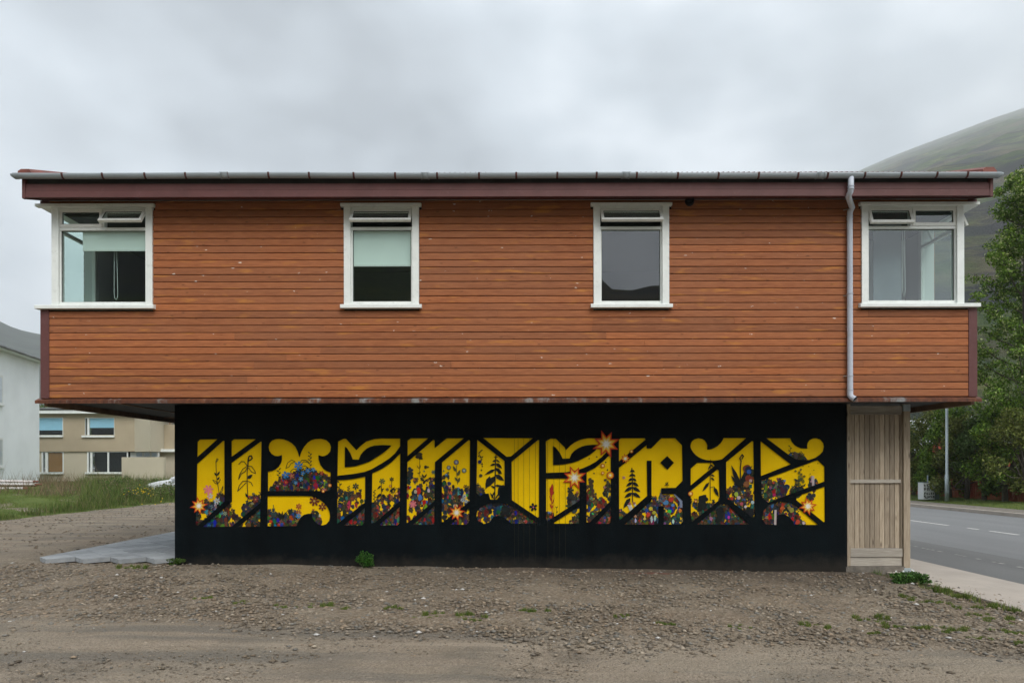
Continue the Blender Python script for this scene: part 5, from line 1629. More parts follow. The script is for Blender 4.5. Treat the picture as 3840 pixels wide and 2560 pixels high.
sp(MB().box(sx0 + .056, post_x0 - .012, YS + .008, YS + .06, zbb, zlow0 - .002), 'kick_board', M['screen_x'])
fm = MB(); n = 16
fx0, fx1 = sx0 - .03, post_x0 + .02
v = []
for i in range(n + 1):
    x = fx0 + (fx1 - fx0) * i / n
    j = rs.uniform(-.012, .012)
    v += [(x, YS - .03 + j, -.45), (x, YS - .035 + j, zbb - .004), (x, YS + .3, zbb - .002), (x, YS + .3, -.45)]
f = []
for i in range(n):
    a = 4 * i
    f += [(a, a + 4, a + 5, a + 1), (a + 1, a + 5, a + 6, a + 2)]
f += [(0, 1, 2, 3), (4 * n + 3, 4 * n + 2, 4 * n + 1, 4 * n)]
sp(fm.add(v, f), 'concrete_footing', M['concrete'], 0)
bk = sp(MB().box(post_x0 - .004, sx1 + .004, YS - .036, YS + .076, S(0, 1548)[1], zt_ - .01), 'steel_bracket', M['galv'], .002)
ft = sp(MB().box(post_x0 - .004, sx1 + .006, YS - .036, YS + .076, S(3400, 2142)[1] - .06, S(3400, 2128)[1]), 'steel_shoe', M['galv'], .002)
# ------------------------------------------------------------------ paved strip on the left
paving = bpy.data.objects.new('paving', None); COL.objects.link(paving); tag(paving, kind='structure')
PZ = 0.04
SD = .30                        # half diagonal of a slab
XPL, XPR, YP0, YP1 = -8.0, BXL - .005, .86, 8.0
def clip(poly, f_):
    out = []
    for i, p in enumerate(poly):
        q = poly[(i + 1) % len(poly)]
        a, b = f_(p), f_(q)
        if a >= 0:
            out.append(p)
        if (a >= 0) != (b >= 0):
            t_ = a / (a - b); out.append((p[0] + (q[0] - p[0]) * t_, p[1] + (q[1] - p[1]) * t_))
    return out


rp = random.Random(2)
jrow = 0
yc = YP0 + SD
while yc < YP1:
    xc = XPL + (0 if jrow % 2 else SD)
    while xc < XPR + SD:
        g = .296
        poly = [(xc, yc - g), (xc + g, yc), (xc, yc + g), (xc - g, yc)]
        poly = clip(poly, lambda p: p[0] - XPL)
        if poly:
            poly = clip(poly, lambda p: XPR - p[0])
        if len(poly) > 2 and abs(area2(poly)) > .012:
            h = PZ + rp.uniform(-.003, .003)
            n = len(poly)
            mb = MB().add([(p[0], p[1], h) for p in poly] + [(p[0], p[1], h - .075) for p in poly], [tuple(range(n))] + [((i + 1) % n, i, n + i, n + (i + 1) % n) for i in range(n)])
            o = mb.build('paving_slab', M['paver'], paving)
        xc += 2 * SD
    yc += SD; jrow += 1

# ------------------------------------------------------------------ grass and weeds on the lot
GREENS = [(0.10, 0.175, 0.03), (0.14, 0.215, 0.04), (0.19, 0.235, 0.055), (0.075, 0.13, 0.03), (0.27, 0.25, 0.09)]
M['blade'] = colmat('grass_blades', 0.7, 0.2, 0.35)


def blades(spots, seed, name='grass', cols=GREENS):
    """spots: (x, y, z, radius_x, radius_y, n, height)"""
    r = np.random.RandomState(seed)
    Vs, Cs = [], []
    for (x, y, z, rx, ry, n, h) in spots:
        a = r.uniform(0, 6.283, n); q = np.sqrt(r.rand(n))
        px_, py_ = x + rx * q * np.cos(a), y + ry * q * np.sin(a)
        hh = h * r.uniform(.45, 1.2, n) * (1.15 - .5 * q)
        la = r.uniform(0, 6.283, n); ln = hh * r.uniform(.1, .7, n)
        w_ = r.uniform(.0028, .0065, n) * (1 + 1.6 * (h > .25))
        wa = r.uniform(0, 6.283, n)
        b0 = np.stack([px_ - w_ * np.cos(wa), py_ - w_ * np.sin(wa), np.full(n, z) - .01], 1)
        b1 = np.stack([px_ + w_ * np.cos(wa), py_ + w_ * np.sin(wa), np.full(n, z) - .01], 1)
        tp = np.stack([px_ + ln * np.cos(la), py_ + ln * np.sin(la), z + hh], 1)
        Vs.append(np.stack([b0, b1, tp], 1).reshape(-1, 3))
        ci = r.randint(0, len(cols), n)
        Cs.append(np.array(cols)[ci] * r.uniform(.7, 1.3, (n, 1)))
    V_ = np.concatenate(Vs)
    return np_mesh(name, V_, np.arange(len(V_)).reshape(-1, 3), np.concatenate(Cs))


tufts = [(290, 1323, 22, 7), (400, 1294, 16, 8), (742, 1405, 30, 6), (790, 1412, 20, 5), (900, 1408, 26, 5), (965, 1428, 22, 7), (1005, 1419, 22, 6), (1070, 1421, 30, 8), (1085, 1432, 16, 5), (1225, 1411, 24, 8), (1530, 1435, 20, 5), (1700, 1440, 18, 5), (1855, 1432, 26, 7), (1905, 1438, 18, 6), (1990, 1417, 26, 7), (2025, 1416, 16, 8), (2065, 1435, 30, 7), (2077, 1362, 18, 6), (2138, 1375, 26, 7), (2180, 1352, 22, 16), (2205, 1362, 20, 9), (2195, 1390, 16, 6), (2270, 1387, 32, 9), (2330, 1392, 24, 8), (2168, 1438, 36, 7), (2110, 1437, 20, 6), (2285, 1413, 36, 8), (2240, 1405, 22, 6), (2300, 1444, 34, 7), (2250, 1460, 20, 5), (2345, 1470, 18, 5), (2010, 1450, 18, 5), (1430, 1418, 16, 4), (560, 1400, 24, 4), (655, 1408, 20, 4), (470, 1392, 18, 4)]
spots = []
for (a, b, wpx, hpx) in tufts:
    px, py = a * 1.63265, b * 1.63265
    x, y = PG(px, py, -.14)
    z = gz(x, y) if x < 6.1 else RZ + .03
    d = y + D
    rx = wpx * 1.63265 * d / F * .9
    sub = max(6, int(rx * 60))
    for _ in range(sub):
        ox = R.gauss(0, rx * .75); oy = R.gauss(0, rx * .5)
        if x + ox > 6.06:
            continue
        spots.append((x + ox, y + oy, gz(min(x + ox, 6.0), y + oy), rx * .30, rx * .24, int(40 + 330 * rx), hpx * 1.63265 * d / F * 1.05 * R.uniform(.5, 1.9)))
gr = link('gravel_grass', blades(spots, 6), M['blade']); tag(gr, 'thin grass tufts sprouting from the gravel', 'grass', kind='stuff')
ev = []
for k in range(46):                           # grass line along the pavement edge
    y = -6.0 + k * .16 + R.uniform(-.06, .06)
    ev.append((6.0 + R.uniform(-.12, .06), y, -.195, .07, .12, int(30 * R.random() ** 1.6 * 3), .10 * R.uniform(.4, 1.3)))
ge = link('pavement_grass', blades(ev, 9), M['blade']); tag(ge, 'grass growing along the edge of the pale pavement', 'grass', kind='stuff')

M['leaf'] = colmat('leaves', 0.55, 0.25, 0.42)


def leaf_cloud(centres, n, size, cols, seed, up=.4, aspect=.55):
    """leaf-shaped quads: centres list of (x,y,z,rx,ry,rz)"""
    r = np.random.RandomState(seed)
    C = np.array(centres, float)
    w_ = C[:, 3] * C[:, 4] * C[:, 5]; w_ = w_ ** .7
    ci = r.choice(len(C), n, p=w_ / w_.sum())
    d = r.normal(size=(n, 3)); d /= np.linalg.norm(d, axis=1)[:, None]
    q = r.rand(n) ** .45
    pos = C[ci, :3] + d * q[:, None] * C[ci, 3:6]
    t_ = r.normal(size=(n, 3)); t_[:, 2] -= .3; t_ /= np.linalg.norm(t_, axis=1)[:, None]
    nn = d + r.normal(size=(n, 3)) * .7; nn[:, 2] += up
    b = np.cross(nn, t_); b /= np.linalg.norm(b, axis=1)[:, None] + 1e-9
    s = size * r.uniform(.6, 1.35, n)
    L, Wd = (t_.T * s).T, (b.T * s * aspect * .5).T
    fold = np.cross(t_, b) * (s * .12)[:, None]
    v_ = np.stack([pos - L * .5, pos + Wd + fold, pos + L * .5, pos - Wd + fold], 1).reshape(-1, 3)
    cc = np.array(cols)[r.randint(0, len(cols), n)] * r.uniform(.7, 1.3, (n, 1))
    cc *= np.array([r.uniform(.55, 1.5, len(C))[i] for i in ci])[:, None]
    return v_, np.arange(4 * n).reshape(-1, 4), cc


def foliage(name, centres, n, size, cols, seed, parent, up=.4):
    v_, f_, c_ = leaf_cloud(centres, n, size, cols, seed, up)
    m = np_mesh(name, v_, f_, c_)
    return link(name, m, M['leaf'], parent)


def weed(label, x, y, z, w_, h, n, cols, seed, leaf_s=.035, stems=9):
    t_ = thing('weed', label, 'plant', (x, y, z))
    r = random.Random(seed)
    cs = [(r.uniform(-w_, w_) * .8, r.uniform(-.5, .5) * w_, h * r.uniform(.25, .85), w_ * .35, w_ * .3, h * .25) for _ in range(16)]
    foliage('leaves', cs, n, leaf_s, cols, seed, t_)
    st = MB()
    for c in cs[:stems]:
        st.tube([(c[0] * .2, c[1] * .2, -.01), (c[0] * .7, c[1] * .7, c[2] * .6), (c[0], c[1], c[2])], [.006, .004, .002], 5)
    st.build('stems', M['stem'], t_)
    return t_


M['stem'] = simple('green_stem', (0.06, 0.10, 0.03), 0.7)
x, z = P(1370, 2125, R_W - .12)
weed('bright green leafy weed at the foot of the black mural wall', x, R_W - .14, gz(x, R_W), .14, .25, 900, [(0.05, 0.16, 0.02), (0.08, 0.20, 0.03), (0.03, 0.10, 0.015)], 31)
wd = weed('dense dark green weed clump with white blossoms at the post of the timber screen', PG(3432, 2192, -.2)[0], PG(3432, 2192, -.2)[1] + .2, -.22, .27, .17, 2400, [(0.06, 0.15, 0.03), (0.09, 0.19, 0.035), (0.045, 0.11, 0.02)], 32)
wfl = MB()
for q in ((-.12, -.1, .21), (.02, -.12, .22), (-.2, -.05, .20), (.1, .05, .21)):
    for k in range(6):
        a = k * 1.047
        wfl.add([(q[0], q[1], q[2]), (q[0] + .014 * math.cos(a), q[1] - .004, q[2] + .014 * math.sin(a)), (q[0] + .014 * math.cos(a + .9), q[1] - .004, q[2] + .014 * math.sin(a + .9))], [(0, 1, 2)])
wfl.build('blossom', M['white'], wd)
x, y = PG(665, 2112, -.02)
weed('low grassy weed where the paving slabs meet the black wall', x + .03, R_W - .1, gz(x, y), .14, .10, 500, [(0.06, 0.12, 0.02), (0.09, 0.15, 0.03)], 33, .03)

# ------------------------------------------------------------------ left-hand background: bank grass, pipes, houses, car
lawn_c = [(0.14, 0.20, 0.045), (0.18, 0.23, 0.06), (0.22, 0.23, 0.08), (0.10, 0.16, 0.035)]
wild_c = [(0.09, 0.15, 0.03), (0.13, 0.19, 0.045), (0.17, 0.205, 0.055), (0.20, 0.18, 0.085), (0.065, 0.11, 0.026)]
dry_c = [(0.22, 0.17, 0.10), (0.28, 0.20, 0.12), (0.18, 0.13, 0.08), (0.12, 0.12, 0.05)]
rr_ = random.Random(8)
s1, s2, s3 = [], [], []
for _ in range(1700):
    y = rr_.uniform(6, 30); x = -15.0 - rr_.random() ** 1.2 * 12
    lawn = (x < -15.6 - (y - 10) * .05) and (x / (y + D) < -.62)
    if lawn:
        s1.append((x, y, bz(x, y), .40, .36, 90, rr_.uniform(.05, .13)))
    else:
        hgt = rr_.uniform(.30, .85) * sm(-14.8, -16.0, x) + .06
        s2.append((x, y, bz(x, y), .30, .28, 36, hgt))
for _ in range(380):
    y = rr_.uniform(17, 32); x = -17.5 - rr_.random() * 11
    if x / (y + D) > -.78 and x / (y + D) < -.44:
        s3.append((x, y, bz(x, y), .28, .25, 6, rr_.uniform(.65, 1.15)))
o = link('bank_grass', blades(s1, 12, cols=lawn_c), M['blade']); tag(o, 'mown lawn grass on the bank left of the house', 'grass', kind='stuff')
o = link('wild_grass', blades(s2, 13, cols=wild_c), M['blade']); tag(o, 'tall wild grass along the gravel alley', 'grass', kind='stuff')
o = link('seeding_grass', blades(s3, 14, cols=dry_c), M['blade']); tag(o, 'dry seeding grass stems on top of the bank', 'grass', kind='stuff')
fl_ = MB()
for _ in range(46):                            # yellow wild flowers
    if rr_.random() < .7:
        px, py = rr_.gauss(525, 28), rr_.gauss(1836, 9)
    else:
        px, py = rr_.uniform(250, 640), rr_.uniform(1840, 1895)
    dd = rr_.uniform(26, 30); k = dd / F
    x, z = (px - PX) * k, CH + (PY - py) * k
    for j in range(5):
        a = j * 1.257
        fl_.add([(x, dd - D, z), (x + .02 * math.cos(a), dd - D - .01, z + .02 * math.sin(a)), (x + .02 * math.cos(a + 1), dd - D - .01, z + .02 * math.sin(a + 1))], [(0, 1, 2)])
o = fl_.build('wild_flowers', simple('buttercup_yellow', (0.75, 0.50, 0.01), 0.6)); tag(o, 'yellow wild flowers in the tall grass of the bank', 'flowers', kind='stuff')

wc_ = []
for _ in range(150):
    y = rr_.uniform(12, 27); x = -15.8 - rr_.random() * 7
    if -.60 < x / (y + D) < -.42:
        wc_.append((x, y, bz(x, y) + rr_.uniform(.15, .55), .34, .3, rr_.uniform(.14, .3)))
v_, f_, c_ = leaf_cloud(wc_, 9000, .085, [(0.08, 0.15, 0.03), (0.12, 0.19, 0.04), (0.16, 0.20, 0.06), (0.05, 0.10, 0.02), (0.22, 0.17, 0.11)], 44)
o = link('bank_weeds', np_mesh('bank_weeds', v_, f_, c_), M['leaf']); tag(o, 'tangled leafy weeds growing through the tall grass of the bank', 'weeds', kind='stuff')
M['pipe_white'] = simple('pipe_insulation', (0.62, 0.58, 0.56), 0.6, 0.1, 3, dirt=(0.45, 0.25, 0.20))
M['pipe_pink'] = simple('pipe_insulation_pink', (0.58, 0.38, 0.33), 0.6, 0.15, 3, dirt=(0.62, 0.58, 0.56))
M['pipe_core'] = simple('pipe_foam', (0.20, 0.07, 0.045), 0.9, 0.3, 12)
pd = 33.0; kk = pd / F
plabs = [('long white insulated pipe with bare brown end, uppermost on the lawn', 'pipe_white', 143, 1801, 1794, .058), ('pinkish insulated pipe lying between two white ones on the lawn', 'pipe_pink', 146, 1816, 1813, .06), ('white insulated pipe with a ragged foam end on the lawn', 'pipe_white', 166, 1811, 1809, .052), ('lowest white insulated pipe on the lawn, its end cut short', 'pipe_white', 131, 1825, 1827, .058)]
for k, (lb, mt, pe, py, pyl, rad) in enumerate(plabs):
    t_ = thing('insulated_pipe', lb, 'pipe', ((pe - 200 - PX) * kk, pd - D - k * .16, CH + (PY - py) * kk - rad), 'pipes lying on the lawn')
    z0, z1 = (py - pyl) * kk * 1.0 + rad, rad
    xl_ = -3.2; xe = 200 * kk
    m = MB().tube([(xl_, .2, z0 + .02), (xl_ * .3, .1, z0 * .6 + z1 * .4), (xe - .22, 0, z1)], rad, 12)
    m.build('casing', M[mt], t_, True)
    MB().tube([(xe - .22, 0, z1), (xe + (.1 if k == 2 else 0), 0, z1)], rad * .82, 12).build('foam_end', M['pipe_core'], t_, True)

M['wh_wall'] = simple('white_render', (0.86, 0.90, 0.91), 0.9, 0.05, 0.8, 0.01, 8)
M['beige'] = simple('beige_render', (0.40, 0.335, 0.235), 0.9, 0.07, 0.7, 0.01, 12)
M['beige2'] = simple('pale_beige_render', (0.50, 0.45, 0.345), 0.9, 0.05, 0.7, 0.01, 12)
M['grey_roof'] = simple('grey_roofing', (0.22, 0.23, 0.235), 0.7, 0.2, 2)
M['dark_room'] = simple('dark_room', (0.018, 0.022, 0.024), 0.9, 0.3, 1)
M['wood_blind'] = simple('bamboo_blind', (0.36, 0.175, 0.04), 0.85, 0.2, 14)

wh = thing('white_house', 'plain white rendered house wall with grey eaves gutter above the lawn', 'house', (-26.7, 27, .7))


def hp(mb, root, name, mat, parent=None, bevel=0, smooth=False):
    o = mb.build(name, mat, None, smooth, bevel); o.parent = parent or root
    if parent is None:
        o.location = -root.location
    return o


def k_at(px, py, d):
    k = d / F
    return ((px - PX) * k, d - D, CH + (PY - py) * k)


# right-hand side wall of the white house: recedes slightly away from the alley
A_ = Vector((-25.35, 31.8 - D)); B_ = Vector((-27.22, 40.0 - D))
dirw = (B_ - A_).normalized(); nrm = Vector((-dirw.y, dirw.x))            # points into the house (-x)
zw0, zw1 = .2, 7.55


def wq(t_, off, z):
    p = A_ + dirw * t_ + nrm * off
    return (p.x, p.y, z)


LW = (B_ - A_).length


def wbox(t0, t1, o0, o1, z0, z1):
    v_ = [wq(t0, o0, z0), wq(t1, o0, z0), wq(t1, o1, z0), wq(t0, o1, z0), wq(t0, o0, z1), wq(t1, o0, z1), wq(t1, o1, z1), wq(t0, o1, z1)]
    return MB().add(v_, [(0, 3, 2, 1), (4, 5, 6, 7), (0, 1, 5, 4), (1, 2, 6, 5), (2, 3, 7, 6), (3, 0, 4, 7)])


hp(wbox(0, LW, 0, 9, zw0, zw1), wh, 'wall', M['wh_wall'])
rf1 = hp(wbox(-.4, LW + .25, -.42, 4.6, zw1 + .02, zw1 + .10), wh, 'eaves', M['wh_wall'])
rr = MB().add([wq(-.4, -.5, zw1 + .11), wq(LW + .3, -.5, zw1 + .11), wq(LW + .3, 4.5, zw1 + .35), wq(-.4, 4.5, zw1 + .35), wq(-.4, -.5, zw1 + .17), wq(LW + .3, -.5, zw1 + .17), wq(LW + .3, 4.5, zw1 + .42), wq(-.4, 4.5, zw1 + .42)], [(0, 3, 2, 1), (4, 5, 6, 7), (0, 1, 5, 4), (1, 2, 6, 5), (2, 3, 7, 6), (3, 0, 4, 7)])
hp(rr, wh, 'roof', M['grey_roof'])
hp(MB().tube([wq(-.4, -.52, zw1 + .08), wq(LW + .3, -.52, zw1 + .08)], .07, 10), wh, 'gutter', M['grey_roof'])
for zc_ in (5.55, 2.35):
    wn_ = hp(wbox(2.55, 4.05, -.05, .06, zc_ - .75, zc_ + .75), wh, 'window', M['white'])
    hp(wbox(2.65, 3.95, -.056, -.045, zc_ - .65, zc_ + .65), wh, 'pane', M['far_glass'], wn_)
    hp(wbox(2.5, 4.1, -.12, .02, zc_ - .82, zc_ - .76), wh, 'sill', M['white'], wn_)

bh = thing('beige_house', 'beige rendered two-storey house with white-framed windows and blue blinds behind the bank', 'house', (-27, 34.4, .5))
DB = 45.0


def bb(px0, px1, py0, py1, y0, y1, name, mat, parent=None, bevel=0):
    """box from pixels on the facade plane, y0..y1 relative to that plane (minus = towards the viewer)"""
    a, b = k_at(px0, py1, DB), k_at(px1, py0, DB)
    return hp(MB().box(a[0], b[0], DB - D + y0, DB - D + y1, a[2], b[2]), bh, name, mat, parent, bevel)


# facade is built round its openings
def facade(px0, px1, py0, py1, opens, name, mat, y0=0.0, y1=.25):
    us = sorted({px0, px1, *[o_[0] for o_ in opens], *[o_[1] for o_ in opens]})
    vs_ = sorted({py0, py1, *[o_[2] for o_ in opens], *[o_[3] for o_ in opens]})
    mb = MB()
    for i in range(len(us) - 1):
        for j in range(len(vs_) - 1):
            cu, cv = (us[i] + us[i + 1]) / 2, (vs_[j] + vs_[j + 1]) / 2
            if any(o_[0] < cu < o_[1] and o_[2] < cv < o_[3] for o_ in opens):
                continue
            a, b = k_at(us[i], vs_[j + 1], DB), k_at(us[i + 1], vs_[j], DB)
            mb.box(a[0], b[0], DB - D + y0, DB - D + y1, a[2], b[2])
    return hp(mb, bh, name, mat)


up_o = [(80, 237, 1561, 1627), (318, 429, 1562, 1627)]
lo_o = [(155, 237, 1690, 1767), (326, 478, 1690, 1767)]
facade(20, 505, 1548, 1687, up_o, 'upper_wall', M['beige'])
facade(20, 478, 1689, 1800, lo_o, 'lower_wall', M['beige2'], .06, .3)
bb(20, 505, 1687.2, 1688.8, -.04, .2, 'string_course', M['beige'])
bb(0, 520, 1536, 1547.6, -.35, .4, 'eaves_fascia', M['white'])
a, b = k_at(0, 1530, DB), k_at(530, 1530, DB)
hp(MB().prism_x([(DB - D - .45, a[2] - .02), (DB - D + 8, a[2] + .25), (DB - D + 8, a[2] + .40), (DB - D - .45, a[2] + .06)], a[0], b[0] + 1.5), bh, 'roof', M['grey_roof'])


def far_window(px0, px1, py0, py1, bars, fills):
    """white frame with bars; fills = (px0, px1, py0, py1, material, name)"""
    fr = MB()
    q = lambda p0, p1, q0, q1: (lambda a, b: fr.box(a[0], b[0], DB - D + .02, DB - D + .10, a[2], b[2]))(k_at(p0, q1, DB), k_at(p1, q0, DB))
    q(px0, px0 + 5, py0, py1 - 6); q(px1 - 3, px1, py0, py1 - 6); q(px0 + 5, px1 - 3, py0, py0 + 2)
    for c in bars:
        q(c[0], c[1], py0 + 2, py1 - 6)
    fo = hp(fr, bh, 'window', M['white'])
    bb(px0 - 4, px1 + 1, py1 - 7, py1, -.12, .12, 'sill', M['white'], fo)
    a, b = k_at(px0 + 5, py1 - 7, DB), k_at(px1 - 3, py0 + 2, DB)
    hp(MB().sheet(a[0], b[0], DB - D + .06, a[2], b[2]), bh, 'pane', M['far_glass'], fo)
    for c in fills:
        bb(*c[:4], .085, .095, c[5], M[c[4]], fo)
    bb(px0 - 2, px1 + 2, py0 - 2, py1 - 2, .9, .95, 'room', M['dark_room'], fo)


far_window(80, 237, 1561, 1635, [], [(86, 234, 1563, 1609, 'blue_blind', 'roller_blind')])
far_window(314, 430, 1562, 1636, [(327, 334)], [(335, 427, 1564, 1600, 'blue_blind', 'roller_blind')])
far_window(155, 237, 1690, 1773, [(169, 178)], [(179, 234, 1692, 1764, 'wood_blind', 'bamboo_blind')])
far_window(326, 478, 1690, 1773, [(338, 345), (402, 407)], [])
# angled stair bay, recessed balcony part, porch
zr0, zr1 = k_at(0, 1690, DB)[2], k_at(0, 1548, DB)[2]
p0, p1 = k_at(505, 0, DB), k_at(588, 0, DB)
hp(MB().add([(p0[0], DB - D, zr0), (p1[0], DB - D - .8, zr0), (p1[0], DB - D + 4, zr0), (p0[0], DB - D + 4, zr0), (p0[0], DB - D, zr1 + .2), (p1[0], DB - D - .8, zr1 + .2), (p1[0], DB - D + 4, zr1 + .2), (p0[0], DB - D + 4, zr1 + .2)], [(0, 3, 2, 1), (4, 5, 6, 7), (0, 1, 5, 4), (1, 2, 6, 5), (2, 3, 7, 6), (3, 0, 4, 7)]), bh, 'stair_bay', M['beige2'])
bb(589, 720, 1585, 1685, .9, 1.2, 'balcony_front', M['beige'])
bb(589, 720, 1540, 1584, 2.2, 2.3, 'balcony_glazing', M['far_glass'])
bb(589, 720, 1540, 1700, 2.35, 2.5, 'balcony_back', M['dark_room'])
bb(606, 609, 1555, 1584, .95, 1.1, 'balcony_post', M['beam'])
bb(585, 720, 1680, 1690, .5, 1.3, 'balcony_slab', M['white'])
bb(632, 720, 1643, 1679, .80, .88, 'balcony_panel', M['grey_roof'])
bb(479, 720, 1691, 1800, .9, 1.2, 'porch_wall', M['beige2'])
bb(479, 634, 1711, 1800, -.7, -.4, 'porch_parapet', M['beige2'])
pw = bb(479, 585, 1690.5, 1710, .3, .45, 'porch_frame', M['white'])
for a_, b_ in ((503, 524), (533, 553), (560, 579)):
    bb(a_, b_, 1693, 1708, .27, .29, 'porch_pane', M['far_glass'], pw)

# the parked car showing over the weeds
M['car'] = simple('white_car_paint', (0.66, 0.68, 0.70), 0.25, 0.02, 1.0, spec=0.6)
M['tyre'] = simple('tyre_rubber', (0.02, 0.02, 0.02), 0.9)
M['rim'] = simple('alloy_rim', (0.4, 0.41, 0.42), 0.35, metal=0.6)
M['lampglass'] = simple('headlamp_lens', (0.55, 0.58, 0.6), 0.15)
cd = 35.0
cx_, _, _ = k_at(722, 0, cd)
car = thing('parked_car', 'white parked car half hidden by the weeds of the bank', 'car', (cx_, cd - D, -.02))


def car_section(prof, x_in, wy):
    n = len(prof)
    v_ = [(p[0], -wy + (.06 if p[1] > .75 else 0), p[1]) for p in prof] + [(p[0], wy - (.06 if p[1] > .75 else 0), p[1]) for p in prof]
    return v_, [((i + 1) % n, i, n + i, n + (i + 1) % n) for i in range(n)] + [tuple(range(n)), tuple(range(2 * n - 1, n - 1, -1))]


body = [(-1.95, .35), (2.05, .35), (2.1, .62), (2.02, .88), (1.75, .98), (-.72, .99), (-1.35, .90), (-1.85, .78), (-2.0, .58)]
v_, f_ = car_section(body, 0, .85)
MB().add(v_, f_).build('body', M['car'], car, True, .05)
cab = [(-.78, .98), (-.12, 1.36), (.35, 1.45), (1.15, 1.42), (1.72, 1.10), (1.80, .98)]
v_, f_ = car_section(cab, 0, .74)
MB().add(v_, f_).build('windows', M['far_glass'], car, False)
rfp = [(-.16, 1.365), (.35, 1.462), (1.15, 1.432), (1.45, 1.27), (1.15, 1.41), (.35, 1.44)]
v_, f_ = car_section(rfp, 0, .70)
MB().add(v_, f_).build('roof', M['car'], car, True)
for sy in (-1, 1):
    MB().tube([(-.80, sy * .70, .98), (-.14, sy * .66, 1.375)], .03, 6).build('windscreen_pillar', M['car'], car)
    MB().tube([(1.15, sy * .66, 1.42), (1.74, sy * .70, 1.0)], .05, 6).build('rear_pillar', M['car'], car)
    for wx in (-1.25, 1.35):
        w0 = MB().tube([(wx, sy * .66, .31), (wx, sy * .87, .31)], .31, 20).build('wheel', M['tyre'], car, False, .02)
        MB().tube([(wx, sy * .86, .31), (wx, sy * .885, .31)], .19, 14).build('rim', M['rim'], w0)
    MB().box(-1.98, -1.86, sy * .62 - .14, sy * .62 + .14, .62, .74).build('headlight', M['lampglass'], car, False, .02)
    MB().box(-.62, -.46, sy * .92 - .08, sy * .92 + .08, .98, 1.1).build('mirror', M['car'], car, True, .03)

# trees behind the beige house and beside the white one
DARKG = [(0.055, 0.10, 0.022), (0.075, 0.13, 0.03), (0.10, 0.155, 0.04)]
M['bark'] = simple('bark', (0.10, 0.085, 0.07), 0.95, 0.35, 6, 0.02, 20)


def shrub(name, label, cat, x, y, z, w_, h, n, size, cols, seed, group=None, lobes=16, low=.25):
    t_ = thing(name, label, cat, (x, y, z), group)
    r = random.Random(seed)
    cs = []
    for _ in range(lobes):
        a = r.uniform(0, 6.28); q = math.sqrt(r.random())
        zz = h * (low + (1 - low) * r.random() * .92)
        taper = 1 - .55 * max(0, zz / h - .45) / .55
        cs.append((w_ * q * math.cos(a) * taper, w_ * .8 * q * math.sin(a) * taper, zz, w_ * r.uniform(.22, .40), w_ * r.uniform(.22, .4), h * r.uniform(.07, .14)))
    foliage('crown', cs, n, size, cols, seed, t_)
    tr = MB()
    tr.tube([(0, 0, -.1), (r.uniform(-.1, .1), 0, h * .3), (r.uniform(-.2, .2), 0, h * .6)], [.05 + h * .018, .04 + h * .01, .02], 8)
    tr.build('trunk', M['bark'], t_, True)
    lm = MB()
    for c in cs:
        lm.tube([(0, 0, h * .12 + r.uniform(0, .2) * h), (c[0] * .5, c[1] * .5, c[2] * .7), (c[0], c[1], c[2])], [.035, .022, .008], 5)
    lm.build('limbs', M['bark'], t_)
    return t_


for k, (px, d, h, w_) in enumerate(((60, 54, 6.0, 2.6), (190, 54, 5.5, 2.4), (300, 55, 5.2, 2.2))):
    x, y, z = k_at(px, 0, d)
    shrub('background_tree', ('dark tree showing above the beige house roof beside the white house', 'dark tree behind the beige house roof, middle of three', 'dark tree behind the beige house roof under the house overhang')[k], 'tree', x, d - D, .6, w_, h, 2600, .22, DARKG, 50 + k, 'trees behind the beige house')

# ------------------------------------------------------------------ right-hand background
VERGE = RZ + .22
POP = [(0.11, 0.20, 0.022), (0.15, 0.255, 0.03), (0.20, 0.29, 0.045), (0.06, 0.12, 0.015), (0.09, 0.165, 0.018), (0.125, 0.22, 0.026), (0.07, 0.14, 0.016), (0.16, 0.26, 0.034), (0.50, 0.54, 0.24)]
OLIVE = [(0.125, 0.155, 0.032), (0.165, 0.195, 0.042), (0.21, 0.225, 0.06), (0.085, 0.11, 0.025)]

# the tall poplar
td = 30.0
tx, ty = (3850 - PX) * td / F, td - D
tree = thing('poplar_tree', 'tall poplar with pale-backed leaves standing over the pavement beyond the road', 'tree', (tx, ty, VERGE))
rt = random.Random(15)
H = 14.6
trunk = MB().tube([(0, 0, -.2), (-.08, .02, 2), (.05, .0, 5), (-.02, .05, 9), (.0, 0, 12.5), (.02, 0, 14.0)], [.22, .19, .15, .10, .05, .015], 10)
trunk.build('trunk', M['bark'], tree, True)
limbs = MB(); cents = []
for k in range(62):
    zz = 2.2 + (H - 3.0) * (k / 62) ** .95
    a = k * 2.4 + rt.uniform(-.4, .4)
    reach = (2.5 * (1 - ((zz - 2.2) / (H - 2.0)) ** 1.5) + .35) * rt.uniform(.65, 1.12)
    rise = reach * rt.uniform(.55, 1.0)
    ex, ey, ez = reach * math.cos(a), reach * math.sin(a), zz + rise
    ez = min(ez, H - .15)
    limbs.tube([(0, 0, zz), (ex * .45, ey * .45, zz + rise * .35), (ex, ey, ez)], [.05 * (1 - zz / 18), .03, .008], 6)
    for j in range(6):
        t_ = .35 + .65 * (j / 5)
        q = (ex * t_ + rt.gauss(0, .14), ey * t_ + rt.gauss(0, .14), zz + (ez - zz) * (t_ ** 1.3) + rt.gauss(0, .14))
        rr0 = rt.uniform(.24, .46)
        cents.append((*q, rr0, rr0, rr0 * rt.uniform(.6, 1.0)))
cents += [(rt.gauss(0, .1), rt.gauss(0, .1), H - .9 + .18 * i, .2, .2, .22) for i in range(5)]
limbs.build('limbs', M['bark'], tree, True)
foliage('crown', cents, 46000, .12, POP, 61, tree, .6)

